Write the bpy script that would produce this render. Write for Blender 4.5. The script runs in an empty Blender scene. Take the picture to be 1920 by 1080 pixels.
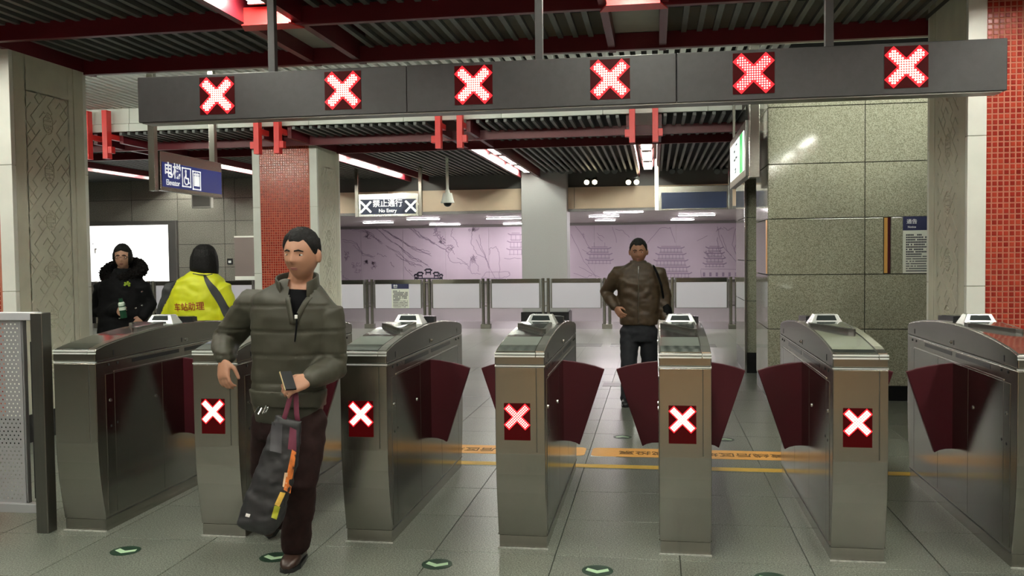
import bpy, bmesh, math, random
from mathutils import Vector, Matrix, noise
from mathutils.bvhtree import BVHTree

# ------------------------------------------------------------------ camera
SC = bpy.context.scene
COL = SC.collection
CAMH = 1.5676
FPX = 1687.12
AX_R = Vector((0.98757562, 0.15671763, -0.01157523))
AX_U = Vector((0.00552336, 0.03899694, 0.99922406))
AX_D = Vector((-0.15704742, 0.98687326, -0.03764682))
cam_d = bpy.data.cameras.new('camera')
cam = bpy.data.objects.new('camera', cam_d)
COL.objects.link(cam)
cam_d.sensor_width = 36.0
cam_d.lens = FPX / 1920.0 * 36.0
cam_d.clip_start = 0.05
cam.matrix_world = Matrix(((AX_R.x, AX_U.x, -AX_D.x, 0), (AX_R.y, AX_U.y, -AX_D.y, 0),
                           (AX_R.z, AX_U.z, -AX_D.z, CAMH), (0, 0, 0, 1)))
SC.camera = cam

# ------------------------------------------------------------------ world, exposure
wd = bpy.data.worlds.new('hall_ambient')
SC.world = wd
wd.use_nodes = True
wd.node_tree.nodes['Background'].inputs[0].default_value = (0.9, 1.0, 0.92, 1)
wd.node_tree.nodes['Background'].inputs[1].default_value = 0.05
SC.view_settings.view_transform = 'Standard'
SC.view_settings.look = 'None'
SC.view_settings.exposure = 0.0
SC.view_settings.gamma = 1.0
SC.view_settings.use_curve_mapping = False

LAMP_NEAR = 100.0     # radiance of the fluorescent tubes in the near ceiling
LAMP_FAR = 80.0      # ... in the far ceiling
LAMP_RECESS = 150.0   # ... in the raised recess between the two
LAMP_CORR = 108.0     # ... in the corridor behind the barrier


def P(px, py, Y):
    """world point on the plane y = Y seen at a pixel of the 1920x1080 photograph"""
    v = AX_D + AX_R * ((px - 960) / FPX) - AX_U * ((py - 540) / FPX)
    return Vector((0, 0, CAMH)) + v * (Y / v.y)


def PX(px, py, X):
    v = AX_D + AX_R * ((px - 960) / FPX) - AX_U * ((py - 540) / FPX)
    return Vector((0, 0, CAMH)) + v * (X / v.x)


# ------------------------------------------------------------------ materials
MATS = {}


def newmat(name):
    m = bpy.data.materials.new(name)
    m.use_nodes = True
    MATS[name] = m
    nt = m.node_tree
    return m, nt, nt.nodes['Principled BSDF']


def N(nt, t, **kw):
    n = nt.nodes.new(t)
    for k, v in kw.items():
        setattr(n, k, v)
    return n


def ramp(nt, fac, stops):
    r = N(nt, 'ShaderNodeValToRGB')
    e = r.color_ramp.elements
    while len(e) < len(stops):
        e.new(0.5)
    for i, (p, c) in enumerate(stops):
        e[i].position = p
        e[i].color = (*c, 1)
    nt.links.new(fac, r.inputs[0])
    return r.outputs[0]


def plain(name, col, rough=0.6, metal=0.0, spec=0.5, emit=None, es=0.0, vary=0.0, scale=8.0, bump=0.0):
    m, nt, b = newmat(name)
    b.inputs['Base Color'].default_value = (*col, 1)
    b.inputs['Roughness'].default_value = rough
    b.inputs['Metallic'].default_value = metal
    b.inputs['Specular IOR Level'].default_value = spec
    if emit:
        b.inputs['Emission Color'].default_value = (*emit, 1)
        b.inputs['Emission Strength'].default_value = es
    if vary or bump:
        tc = N(nt, 'ShaderNodeNewGeometry')
        nz = N(nt, 'ShaderNodeTexNoise')
        nz.inputs['Scale'].default_value = scale
        nz.inputs['Detail'].default_value = 4
        nt.links.new(tc.outputs['Position'], nz.inputs['Vector'])
        if vary:
            lo = tuple(c * (1 - vary) for c in col)
            hi = tuple(min(1, c * (1 + vary)) for c in col)
            nt.links.new(ramp(nt, nz.outputs['Fac'], [(0.3, lo), (0.7, hi)]), b.inputs['Base Color'])
        if bump:
            bp = N(nt, 'ShaderNodeBump')
            bp.inputs['Strength'].default_value = bump
            bp.inputs['Distance'].default_value = 0.01
            nt.links.new(nz.outputs['Fac'], bp.inputs['Height'])
            nt.links.new(bp.outputs[0], b.inputs['Normal'])
    return m


def granite(name, c_lo, c_mid, c_hi, rough, scale=150.0, joint=None, per_object=0.0):
    """speckled stone; joint=(pitch, x0, y0) draws tile joints where the tiles are too far to build"""
    m, nt, b = newmat(name)
    g = N(nt, 'ShaderNodeNewGeometry')
    n1 = N(nt, 'ShaderNodeTexNoise')
    n1.inputs['Scale'].default_value = scale
    n1.inputs['Detail'].default_value = 3
    n1.inputs['Roughness'].default_value = 0.7
    nt.links.new(g.outputs['Position'], n1.inputs['Vector'])
    col = ramp(nt, n1.outputs['Fac'], [(0.40, c_lo), (0.5, c_mid), (0.62, c_hi)])
    n2 = N(nt, 'ShaderNodeTexNoise')
    n2.inputs['Scale'].default_value = 1.3
    n2.inputs['Detail'].default_value = 3
    nt.links.new(g.outputs['Position'], n2.inputs['Vector'])
    big = ramp(nt, n2.outputs['Fac'], [(0.3, (0.86, 0.86, 0.86)), (0.7, (1.05, 1.05, 1.05))])
    mx = N(nt, 'ShaderNodeMixRGB', blend_type='MULTIPLY')
    mx.inputs[0].default_value = 1
    nt.links.new(col, mx.inputs[1])
    nt.links.new(big, mx.inputs[2])
    out = mx.outputs[0]
    if per_object:
        oi = N(nt, 'ShaderNodeObjectInfo')
        rr = ramp(nt, oi.outputs['Random'], [(0, (1 - per_object,) * 3), (1, (1 + per_object,) * 3)])
        m2 = N(nt, 'ShaderNodeMixRGB', blend_type='MULTIPLY')
        m2.inputs[0].default_value = 1
        nt.links.new(out, m2.inputs[1])
        nt.links.new(rr, m2.inputs[2])
        out = m2.outputs[0]
    if joint:
        pit, x0, y0 = joint
        sx = N(nt, 'ShaderNodeSeparateXYZ')
        nt.links.new(g.outputs['Position'], sx.inputs[0])
        masks = []
        for ax, o0 in ((0, x0), (1, y0)):
            a = N(nt, 'ShaderNodeMath', operation='SUBTRACT')
            a.inputs[1].default_value = o0 - pit * 100
            nt.links.new(sx.outputs[ax], a.inputs[0])
            md = N(nt, 'ShaderNodeMath', operation='MODULO')
            md.inputs[1].default_value = pit
            nt.links.new(a.outputs[0], md.inputs[0])
            lt = N(nt, 'ShaderNodeMath', operation='LESS_THAN')
            lt.inputs[1].default_value = 0.007
            nt.links.new(md.outputs[0], lt.inputs[0])
            masks.append(lt.outputs[0])
        mm = N(nt, 'ShaderNodeMath', operation='MAXIMUM')
        nt.links.new(masks[0], mm.inputs[0])
        nt.links.new(masks[1], mm.inputs[1])
        m3 = N(nt, 'ShaderNodeMixRGB')
        m3.inputs[2].default_value = (*[c * 0.5 for c in c_lo], 1)
        nt.links.new(mm.outputs[0], m3.inputs[0])
        nt.links.new(out, m3.inputs[1])
        out = m3.outputs[0]
    nt.links.new(out, b.inputs['Base Color'])
    b.inputs['Roughness'].default_value = rough
    return m


def steel(name, col, rough, axis='z', amount=0.12):
    m, nt, b = newmat(name)
    g = N(nt, 'ShaderNodeTexCoord')
    mp = N(nt, 'ShaderNodeMapping')
    sc = {'z': (300, 300, 3), 'y': (300, 3, 300), 'x': (3, 300, 300)}[axis]
    mp.inputs['Scale'].default_value = sc
    nz = N(nt, 'ShaderNodeTexNoise')
    nz.inputs['Scale'].default_value = 1.0
    nz.inputs['Detail'].default_value = 2
    nt.links.new(g.outputs['Object'], mp.inputs['Vector'])
    nt.links.new(mp.outputs[0], nz.inputs['Vector'])
    nt.links.new(ramp(nt, nz.outputs['Fac'], [(0.3, tuple(c * (1 - amount) for c in col)),
                                              (0.7, tuple(min(1, c * (1 + amount)) for c in col))]), b.inputs['Base Color'])
    rr = ramp(nt, nz.outputs['Fac'], [(0.3, (rough * 0.93,) * 3), (0.7, (rough * 1.08,) * 3)])
    nt.links.new(rr, b.inputs['Roughness'])
    b.inputs['Metallic'].default_value = 1.0
    return m


def mosaic(name):
    m, nt, b = newmat(name)
    g = N(nt, 'ShaderNodeNewGeometry')
    oi = N(nt, 'ShaderNodeObjectInfo')
    ad = N(nt, 'ShaderNodeMath', operation='ADD')
    nt.links.new(g.outputs['Random Per Island'], ad.inputs[0])
    nt.links.new(oi.outputs['Random'], ad.inputs[1])
    fr = N(nt, 'ShaderNodeMath', operation='FRACT')
    nt.links.new(ad.outputs[0], fr.inputs[0])
    nt.links.new(ramp(nt, fr.outputs[0], [(0.0, (0.27, 0.018, 0.012)), (0.5, (0.38, 0.030, 0.018)), (1.0, (0.50, 0.060, 0.030))]),
                 b.inputs['Base Color'])
    b.inputs['Roughness'].default_value = 0.22
    return m


plain('void_black', (0.006, 0.006, 0.006), 0.9)
plain('slat_grey', (0.11, 0.114, 0.108), 0.5, vary=0.1, scale=3)
plain('slat_white', (0.80, 0.82, 0.78), 0.5)
plain('beam_red', (0.125, 0.006, 0.013), 0.42, vary=0.12, scale=2)
plain('bracket_red', (0.72, 0.03, 0.028), 0.4)
plain('trough_grey', (0.42, 0.41, 0.37), 0.5, vary=0.08, scale=4)
plain('fascia_white', (0.66, 0.68, 0.62), 0.35, vary=0.06, scale=2)
plain('stone_cream', (0.68, 0.67, 0.55), 0.55, vary=0.07, scale=5, bump=0.05)
plain('stone_white', (0.88, 0.89, 0.82), 0.45, vary=0.05, scale=4)
plain('grout', (0.55, 0.20, 0.13), 0.8)
mosaic('mosaic_red')
plain('skirting_black', (0.008, 0.008, 0.009), 0.25)
granite('floor_tile', (0.050, 0.055, 0.044), (0.142, 0.153, 0.127), (0.29, 0.31, 0.262), 0.31, 125, per_object=0.05)
granite('floor_far', (0.09, 0.096, 0.083), (0.175, 0.186, 0.163), (0.28, 0.293, 0.255), 0.28, 90, joint=(0.6375, -0.52, 3.96))
granite('floor_dark', (0.06, 0.052, 0.05), (0.11, 0.096, 0.092), (0.17, 0.15, 0.145), 0.35, 90)
granite('wall_granite', (0.18, 0.18, 0.128), (0.315, 0.312, 0.235), (0.44, 0.435, 0.345), 0.07, 125, per_object=0.04)
granite('wall_granite_back', (0.15, 0.145, 0.125), (0.23, 0.22, 0.19), (0.30, 0.29, 0.26), 0.25, 60, per_object=0.05)
plain('joint_dark', (0.05, 0.05, 0.042), 0.8)
plain('wall_tan', (0.40, 0.25, 0.14), 0.6, vary=0.15, scale=1.5)
plain('wall_grey', (0.30, 0.29, 0.27), 0.6)
plain('column_grey', (0.33, 0.335, 0.33), 0.55, vary=0.04, scale=60)
plain('fascia_beige', (0.62, 0.50, 0.36), 0.5, vary=0.04, scale=3)
plain('fascia_dark', (0.10, 0.098, 0.092), 0.5)
steel('steel', (0.36, 0.345, 0.31), 0.24, 'z', 0.035)
steel('steel_side', (0.29, 0.285, 0.26), 0.17, 'z', 0.025)
steel('steel_lid', (0.34, 0.335, 0.31), 0.24, 'y', 0.04)
steel('steel_bright', (0.85, 0.85, 0.82), 0.2, 'x', 0.05)
steel('steel_dark', (0.20, 0.195, 0.18), 0.35, 'z', 0.04)
plain('post_grey', (0.055, 0.055, 0.056), 0.5)
plain('trim_bright', (0.80, 0.82, 0.80), 0.35, 0.3)
plain('sealant', (0.36, 0.36, 0.33), 0.7, vary=0.3, scale=60)
plain('lid_glass', (0.45, 0.50, 0.48), 0.10, 0.95, 0.5)
plain('reader_black', (0.02, 0.02, 0.022), 0.18)
plain('unit_silver', (0.72, 0.74, 0.72), 0.25, 0.6)
plain('lcd_dark', (0.008, 0.012, 0.012), 0.4, spec=0.15)
plain('wing_maroon', (0.050, 0.0035, 0.008), 0.42, spec=0.3)
plain('sign_case', (0.040, 0.039, 0.040), 0.42, vary=0.1, scale=30)
plain('led_window', (0.006, 0.001, 0.001), 0.4, spec=0.1, emit=(1, 0.0, 0.015), es=0.045)  # faint red emission imitates the dots' light spread over the window
plain('led_dot', (1, 0.9, 0.8), 0.5, emit=(1.0, 0.92, 0.72), es=2.0)
plain('led_dot_pink', (1, 0.8, 0.8), 0.5, emit=(1.0, 0.72, 0.62), es=1.6)
plain('led_glow', (0.9, 0.02, 0.03), 0.5, emit=(1.0, 0.004, 0.02), es=0.9)  # emissive red that stands in for the halo round the dots
plain('lamp_body', (0.60, 0.60, 0.58), 0.4)
for nm, es in (('tube_near', LAMP_NEAR), ('tube_far', LAMP_FAR), ('tube_recess', LAMP_RECESS), ('tube_corr', LAMP_CORR)):
    plain(nm, (1, 1, 1), 0.5, emit=((0.98, 1.0, 0.875) if nm != 'tube_corr' else (1.0, 0.90, 0.95)), es=es)
plain('spot_lit', (1, 1, 1), 0.5, emit=(1.0, 0.82, 0.5), es=20)
plain('spot_body', (0.09, 0.1, 0.095), 0.5)
plain('lightbox_face', (1, 1, 1), 0.5, emit=(1.0, 0.99, 0.96), es=1.7)
plain('lightbox_frame', (0.16, 0.155, 0.15), 0.4, 0.6)
plain('sign_blue', (0.010, 0.018, 0.13), 0.35, emit=(0.02, 0.04, 0.3), es=0.25)
plain('sign_navy', (0.010, 0.016, 0.045), 0.3)
plain('sign_deepblue', (0.008, 0.018, 0.06), 0.35)
plain('sign_white', (0.9, 0.9, 0.9), 0.4, emit=(1, 1, 1), es=0.6)
plain('print_white', (0.85, 0.86, 0.84), 0.5)
plain('exit_white', (0.9, 1, 0.95), 0.4, emit=(0.9, 1.0, 0.95), es=1.5)
plain('exit_green', (0.02, 0.4, 0.1), 0.4, emit=(0.02, 0.55, 0.12), es=0.8)
plain('ink', (0.03, 0.03, 0.05), 0.6)
plain('paper', (0.72, 0.74, 0.66), 0.6)
plain('print_navy', (0.016, 0.02, 0.07), 0.5)
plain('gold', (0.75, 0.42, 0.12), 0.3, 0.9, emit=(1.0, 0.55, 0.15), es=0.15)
plain('panel_frost', (0.64, 0.62, 0.71), 0.3)
plain('mural_ground', (0.58, 0.50, 0.565), 0.4, vary=0.10, scale=0.5)
plain('mural_line', (0.30, 0.235, 0.32), 0.6)
plain('mural_shade', (0.38, 0.30, 0.39), 0.6)
plain('cctv_white', (0.62, 0.66, 0.60), 0.4)
plain('cctv_dome', (0.015, 0.015, 0.015), 0.1)
plain('orange_tape', (0.78, 0.38, 0.08), 0.5, vary=0.05, scale=20)
plain('yellow_tape', (0.78, 0.48, 0.06), 0.5, vary=0.06, scale=20)
plain('tape_print', (0.16, 0.07, 0.01), 0.6)
plain('sticker_green', (0.012, 0.035, 0.020), 0.4)
plain('sticker_arrow', (0.42, 0.60, 0.38), 0.5)
plain('perforated', (0.36, 0.36, 0.37), 0.42, 0.35)
plain('rail_light', (0.60, 0.60, 0.64), 0.35, 0.3)
plain('floor_strip', (0.11, 0.11, 0.105), 0.4)
# people
plain('skin', (0.40, 0.20, 0.125), 0.5, vary=0.06, scale=20)
plain('skin_pale', (0.52, 0.29, 0.20), 0.5, vary=0.05, scale=20)
plain('hair_black', (0.005, 0.0045, 0.0045), 0.65, spec=0.25, vary=0.3, scale=90, bump=0.5)
plain('jacket_olive', (0.037, 0.035, 0.022), 0.6, vary=0.06, scale=10, bump=0.06)
plain('jacket_olive_lining', (0.03, 0.03, 0.024), 0.7)
plain('jacket_brown', (0.056, 0.034, 0.017), 0.42, vary=0.2, scale=25, bump=0.08)
plain('coat_black', (0.004, 0.004, 0.005), 0.75, spec=0.15, bump=0.1, scale=30)
plain('fur_black', (0.006, 0.005, 0.005), 0.9, spec=0.1)
plain('jacket_yellow', (0.62, 0.66, 0.012), 0.5, vary=0.06, scale=12, emit=None)
plain('jacket_charcoal', (0.030, 0.032, 0.034), 0.6)
plain('cloth_black', (0.004, 0.004, 0.005), 0.9, spec=0.1)
plain('trousers_red_lit', (0.016, 0.006, 0.0055), 0.85, spec=0.2, vary=0.25, scale=30)  # near black cloth with red light from the gates put into its colour
plain('trousers_navy', (0.008, 0.009, 0.014), 0.75, vary=0.2, scale=30)
plain('shoe_brown', (0.035, 0.018, 0.013), 0.3)
plain('shoe_black', (0.010, 0.010, 0.011), 0.35)
plain('eye_white', (0.55, 0.52, 0.48), 0.3)
plain('eye_dark', (0.015, 0.010, 0.008), 0.2)
plain('lips', (0.27, 0.10, 0.08), 0.5)
plain('text_red', (0.28, 0.02, 0.01), 0.6)
plain('bag_black', (0.018, 0.017, 0.019), 0.5, vary=0.3, scale=14)
plain('bag_panel', (0.050, 0.048, 0.055), 0.4)
plain('bag_strap', (0.13, 0.020, 0.045), 0.6)
plain('print_orange', (0.75, 0.20, 0.04), 0.5, vary=0.3, scale=30)
plain('print_yellow', (0.75, 0.45, 0.08), 0.5, vary=0.2, scale=30)
plain('print_lime', (0.45, 0.45, 0.03), 0.5)
plain('print_cream', (0.8, 0.55, 0.35), 0.5)
plain('bottle_green', (0.012, 0.06, 0.03), 0.25)
plain('bottle_label', (0.62, 0.72, 0.62), 0.4)
plain('leaf_print', (0.30, 0.42, 0.03), 0.5)
plain('phone_black', (0.004, 0.004, 0.005), 0.4, spec=0.15)
plain('phone_gold', (0.75, 0.58, 0.32), 0.3, 0.8)
plain('metal_chrome', (0.8, 0.8, 0.78), 0.15, 1.0)


# ------------------------------------------------------------------ mesh helpers
class MB:
    def __init__(self):
        self.v = []
        self.f = []

    def add(self, vs, fs):
        o = len(self.v)
        self.v += [tuple(x) for x in vs]
        self.f += [tuple(i + o for i in q) for q in fs]
        return self

    def box(self, a, b):
        x0, y0, z0 = a
        x1, y1, z1 = b
        return self.add([(x0, y0, z0), (x1, y0, z0), (x1, y1, z0), (x0, y1, z0), (x0, y0, z1), (x1, y0, z1), (x1, y1, z1), (x0, y1, z1)],
                        [(0, 3, 2, 1), (4, 5, 6, 7), (0, 1, 5, 4), (1, 2, 6, 5), (2, 3, 7, 6), (3, 0, 4, 7)])

    def prism(self, poly, lo, hi, axis):
        """poly: 2-D outline; axis 'x' -> (y,z), 'y' -> (x,z), 'z' -> (x,y)"""
        def mk(p, t):
            return {'x': (t, p[0], p[1]), 'y': (p[0], t, p[1]), 'z': (p[0], p[1], t)}[axis]
        n = len(poly)
        vs = [mk(p, lo) for p in poly] + [mk(p, hi) for p in poly]
        fs = [tuple(range(n)), tuple(range(2 * n - 1, n - 1, -1))]
        fs += [(i, i + n, (i + 1) % n + n, (i + 1) % n) for i in range(n)]
        return self.add(vs, fs)

    def cyl(self, c0, c1, r, n=12, r1=None):
        c0, c1 = Vector(c0), Vector(c1)
        r1 = r if r1 is None else r1
        d = (c1 - c0).normalized()
        a = d.orthogonal().normalized()
        b = d.cross(a)
        vs = []
        for c, rr in ((c0, r), (c1, r1)):
            for i in range(n):
                t = 2 * math.pi * i / n
                vs.append(c + (a * math.cos(t) + b * math.sin(t)) * rr)
        fs = [tuple(range(n - 1, -1, -1)), tuple(range(n, 2 * n))]
        fs += [(i, (i + 1) % n, (i + 1) % n + n, i + n) for i in range(n)]
        return self.add(vs, fs)

    def loft(self, rings, n=18, power=2.0):
        """rings: (centre, A, B) half axes; closed with caps"""
        vs = []
        for c, A, B in rings:
            c, A, B = Vector(c), Vector(A), Vector(B)
            for i in range(n):
                t = 2 * math.pi * i / n
                ct, st = math.cos(t), math.sin(t)
                k = 2.0 / power
                ct = math.copysign(abs(ct) ** k, ct)
                st = math.copysign(abs(st) ** k, st)
                vs.append(c + A * ct + B * st)
        m = len(rings)
        fs = [tuple(range(n - 1, -1, -1)), tuple(range((m - 1) * n, m * n))]
        for j in range(m - 1):
            for i in range(n):
                a, b = j * n + i, j * n + (i + 1) % n
                fs.append((a, b, b + n, a + n))
        return self.add(vs, fs)

    def limb(self, pts, rads, n=14, ends=True):
        pts = [Vector(p) for p in pts]
        tang = []
        for i in range(len(pts)):
            a = pts[max(0, i - 1)]
            b = pts[min(len(pts) - 1, i + 1)]
            tang.append((b - a).normalized())
        A = tang[0].orthogonal().normalized()
        rings = []
        for i, p in enumerate(pts):
            t = tang[i]
            A = (A - t * A.dot(t)).normalized()
            B = t.cross(A)
            r = rads[i]
            if ends and i == 0:
                rings.append((p - t * r * 0.75, A * r * 0.55, B * r * 0.55))
            rings.append((p, A * r, B * r))
            if ends and i == len(pts) - 1:
                rings.append((p + t * r * 0.75, A * r * 0.55, B * r * 0.55))
        return self.loft(rings, n)

    def ell(self, c, r, nu=14, nv=9, M=None):
        c = Vector(c)
        vs, fs = [], []
        for j in range(1, nv):
            ph = math.pi * j / nv
            for i in range(nu):
                t = 2 * math.pi * i / nu
                p = Vector((r[0] * math.sin(ph) * math.cos(t), r[1] * math.sin(ph) * math.sin(t), r[2] * math.cos(ph)))
                vs.append(c + (M @ p if M else p))
        top = Vector((0, 0, r[2]))
        vs.append(c + (M @ top if M else top))
        vs.append(c - (M @ top if M else top))
        T, Bm = len(vs) - 2, len(vs) - 1
        for i in range(nu):
            fs.append((T, i, (i + 1) % nu))
            fs.append((Bm, (nv - 2) * nu + (i + 1) % nu, (nv - 2) * nu + i))
        for j in range(nv - 2):
            for i in range(nu):
                a, b = j * nu + i, j * nu + (i + 1) % nu
                fs.append((a, a + nu, b + nu, b))
        return self.add(vs, fs)

    def mesh(self, name, mat, off=None, bevel=0.0, smooth=False, ang=30):
        me = bpy.data.meshes.new(name)
        vs = self.v if off is None else [(x - off[0], y - off[1], z - off[2]) for x, y, z in self.v]
        me.from_pydata(vs, [], self.f)
        bm = bmesh.new()
        bm.from_mesh(me)
        bmesh.ops.recalc_face_normals(bm, faces=bm.faces)
        if bevel:
            ed = [e for e in bm.edges if len(e.link_faces) == 2 and e.calc_face_angle() > math.radians(ang)]
            bmesh.ops.bevel(bm, geom=ed, offset=bevel, segments=2, affect='EDGES', profile=0.5, clamp_overlap=True)
        bm.to_mesh(me)
        bm.free()
        if smooth:
            me.polygons.foreach_set('use_smooth', [True] * len(me.polygons))
        me.materials.append(MATS[mat])
        return me

    def build(self, name, mat, parent=None, off=None, bevel=0.0, smooth=False, ang=30):
        return link(name, self.mesh(name, mat, off, bevel, smooth, ang), parent)


def link(name, data, parent=None):
    o = bpy.data.objects.new(name, data)
    COL.objects.link(o)
    if parent is not None:
        o.parent = parent
    return o


def tag(o, label=None, cat=None, group=None, kind=None):
    if label:
        o['label'] = label
    if cat:
        o['category'] = cat
    if group:
        o['group'] = group
    if kind:
        o['kind'] = kind
    return o


def thing(name, label, cat, loc=(0, 0, 0), rz=0.0, group=None):
    o = link(name, None)
    o.location = loc
    o.rotation_euler = (0, 0, rz)
    return tag(o, label, cat, group)


def copy_tree(o, parent=None):
    c = o.copy()
    COL.objects.link(c)
    c.parent = parent
    for ch in list(o.children):
        copy_tree(ch, c)
    return c


def text_mesh(body, size, bold=0.0, align='CENTER', extrude=0.0):
    c = bpy.data.curves.new('text', 'FONT')
    c.body = body
    c.size = size
    c.align_x = align
    c.align_y = 'CENTER'
    c.offset = bold * size
    c.extrude = extrude
    c.resolution_u = 3
    o = bpy.data.objects.new('text', c)
    COL.objects.link(o)
    bpy.context.view_layer.update()
    dg = bpy.context.evaluated_depsgraph_get()
    me = bpy.data.meshes.new_from_object(o.evaluated_get(dg))
    bpy.data.objects.remove(o)
    bpy.data.curves.remove(c)
    return me


def text(name, body, size, mat, parent, loc, rot, bold=0.0, align='CENTER', sx=1.0):
    me = text_mesh(body, size, bold, align, extrude=0.0006)
    me.materials.clear()
    me.materials.append(MATS[mat])
    o = link(name, me, parent)
    o.location = loc
    o.rotation_euler = rot
    o.scale = (sx, 1, 1)
    return o


FRONT = (math.pi / 2, 0, 0)                      # writing on a face that looks towards -y
FACE_PX = (math.pi / 2, 0, math.pi / 2)          # on a face that looks towards +x
FACE_NX = (math.pi / 2, 0, -math.pi / 2)         # on a face that looks towards -x
R = random.Random(7)
ORD = ['first', 'second', 'third', 'fourth', 'fifth', 'sixth', 'seventh', 'eighth', 'ninth', 'tenth', 'eleventh', 'twelfth', 'thirteenth', 'fourteenth']

# ================================================================== STRUCTURE
# ------------------------------------------------------------------ floor
TP = 0.6375                       # tile pitch
TX0, TY0 = -0.52, 3.96
floor = link('floor', None)
tag(floor, 'speckled grey granite floor of the station hall', kind='structure')
TILE_X = range(-9, 6)
TILE_Y = range(-1, 13)
tx_lo, tx_hi = TX0 + TP * TILE_X[0], TX0 + TP * (TILE_X[-1] + 1)
ty_lo, ty_hi = TY0 + TP * TILE_Y[0], TY0 + TP * (TILE_Y[-1] + 1)
MB().box((-15, -6, -0.12), (5, 18.62, -0.012)).build('screed', 'joint_dark', floor)
g = MB()
for a, b in (((-15, -6), (5, ty_lo)), ((-15, ty_hi), (5, 18.62)), ((-15, ty_lo), (tx_lo, ty_hi)), ((tx_hi, ty_lo), (5, ty_hi))):
    g.box((a[0], a[1], -0.012), (b[0], b[1], 0.0))
g.build('far_paving', 'floor_far', floor)
granite('reflection_brown', (0.30, 0.18, 0.09), (0.55, 0.34, 0.18), (0.68, 0.46, 0.27), 0.3, 95)
MB().box((-1.6, -5.9, 0.0), (2.6, 0.6, 0.003)).build('brown_reflection_patch', 'reflection_brown', floor)  # unseen brown floor patch added behind the camera to tint the gate reflections
h = TP / 2 - 0.0022
tile_me = MB().box((-h, -h, -0.014), (h, h, 0.0)).mesh('tile', 'floor_tile', bevel=0.0015)
for j in TILE_Y:
    for i in TILE_X:
        t = link('tile', tile_me, floor)
        t.location = (TX0 + TP * (i + 0.5), TY0 + TP * (j + 0.5), 0)
for x0, x1, y0, y1 in ((-2.6, -0.9, 15.1, 15.6), (-0.75, 1.0, 15.1, 15.6), (-0.62, 0.75, 10.58, 10.88)):
    MB().box((x0, y0, 0.0), (x1, y1, 0.002)).build('inlay_strip', 'floor_strip', floor)
MB().box((-15, 18.62, -0.12), (5, 20.7, 0.0)).build('dark_border', 'floor_dark', floor)
plain('corridor_floor', (0.42, 0.39, 0.40), 0.12, vary=0.05, scale=2)
MB().box((-15, 20.7, -0.12), (5, 29.2, 0.0)).build('corridor_paving', 'corridor_floor', floor)

# ------------------------------------------------------------------ ceiling
ZB, ZS = 3.30, 3.42               # underside of the red beams, of the slats
TROUGH = [2.56, -0.14, -2.84, -5.54]
TROUGH_FAR = TROUGH + [-8.24, -10.94]
ceiling = link('ceiling', None)
tag(ceiling, 'dark slatted ceiling with red beams', kind='structure')
MB().box((-15, -6, 3.68), (5, 8.0, 3.9)).build('ceiling_void', 'void_black', ceiling)
MB().box((-15, 12.62, 3.68), (5, 21.0, 3.9)).build('ceiling_void', 'void_black', ceiling)
slat_near = MB().box((-0.022, -5.9, ZS), (0.022, 7.96, ZS + 0.035)).mesh('slat', 'slat_grey')
slat_far = MB().box((-0.022, 12.50, ZS), (0.022, 20.9, ZS + 0.04)).mesh('slat', 'slat_grey')


def in_trough(x, tr):
    return any(abs(x - t) < 0.27 for t in tr)


k = 0
x = -8.2
while x < 4.9:
    if not in_trough(x, TROUGH):
        link('slat', slat_near, ceiling).location.x = x
    x += 0.13
x = -14.8
while x < 3.2:
    if not in_trough(x, TROUGH_FAR):
        link('slat', slat_far, ceiling).location.x = x
    x += 0.13
for y in (6.47, 7.80):
    MB().box((-9.5, y, ZB), (4.9, y + 0.06, ZS + 0.02)).build('cross_beam', 'beam_red', ceiling, bevel=0.004)
for y in (13.42, 14.62):
    MB().box((-14.9, y, ZB), (3.2, y + 0.06, ZS + 0.02)).build('cross_beam', 'beam_red', ceiling, bevel=0.004)
for tx in TROUGH:
    for s in (-1, 1):
        MB().box((tx + s * 0.215 - 0.03, -5.9, ZB + 0.02), (tx + s * 0.215 + 0.03, 8.0, 3.67)).build('trough_beam', 'beam_red', ceiling)
    MB().box((tx - 0.19, -5.9, 3.62), (tx + 0.19, 8.0, 3.66)).build('trough_lid', 'trough_grey', ceiling)
    MB().box((tx - 0.19, 6.54, 3.44), (tx + 0.19, 7.79, 3.46)).build('trough_lid', 'trough_grey', ceiling)
    MB().box((tx - 0.185, 6.40, ZB + 0.005), (tx + 0.185, 6.47, 3.43)).build('trough_end_plate', 'bracket_red', ceiling)
    MB().prism([(tx - 0.24, 6.53), (tx + 0.24, 6.53), (tx + 0.185, 6.36), (tx - 0.185, 6.36)], ZB - 0.012, ZB - 0.002, 'z').build('trough_end_plate', 'bracket_red', ceiling)
for tx in TROUGH_FAR:
    for s in (-1, 1):
        MB().box((tx + s * 0.215 - 0.03, 12.7, ZB + 0.02), (tx + s * 0.215 + 0.03, 20.9, 3.67)).build('trough_beam', 'beam_red', ceiling)
        xc = tx + s * 0.155
        b = MB().box((xc - 0.04, 12.36, 3.06), (xc + 0.04, 12.48, 3.78))
        b.box((min(xc, xc + s * 0.10), 12.37, 3.14), (max(xc, xc + s * 0.10), 12.47, 3.24))
        b.box((xc - 0.03, 12.40, 3.36), (xc + 0.03, 12.75, 3.44))
        b.build('bracket', 'bracket_red', ceiling, bevel=0.003)
    MB().box((tx - 0.19, 12.7, 3.62), (tx + 0.19, 20.9, 3.66)).build('trough_lid', 'trough_grey', ceiling)
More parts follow.
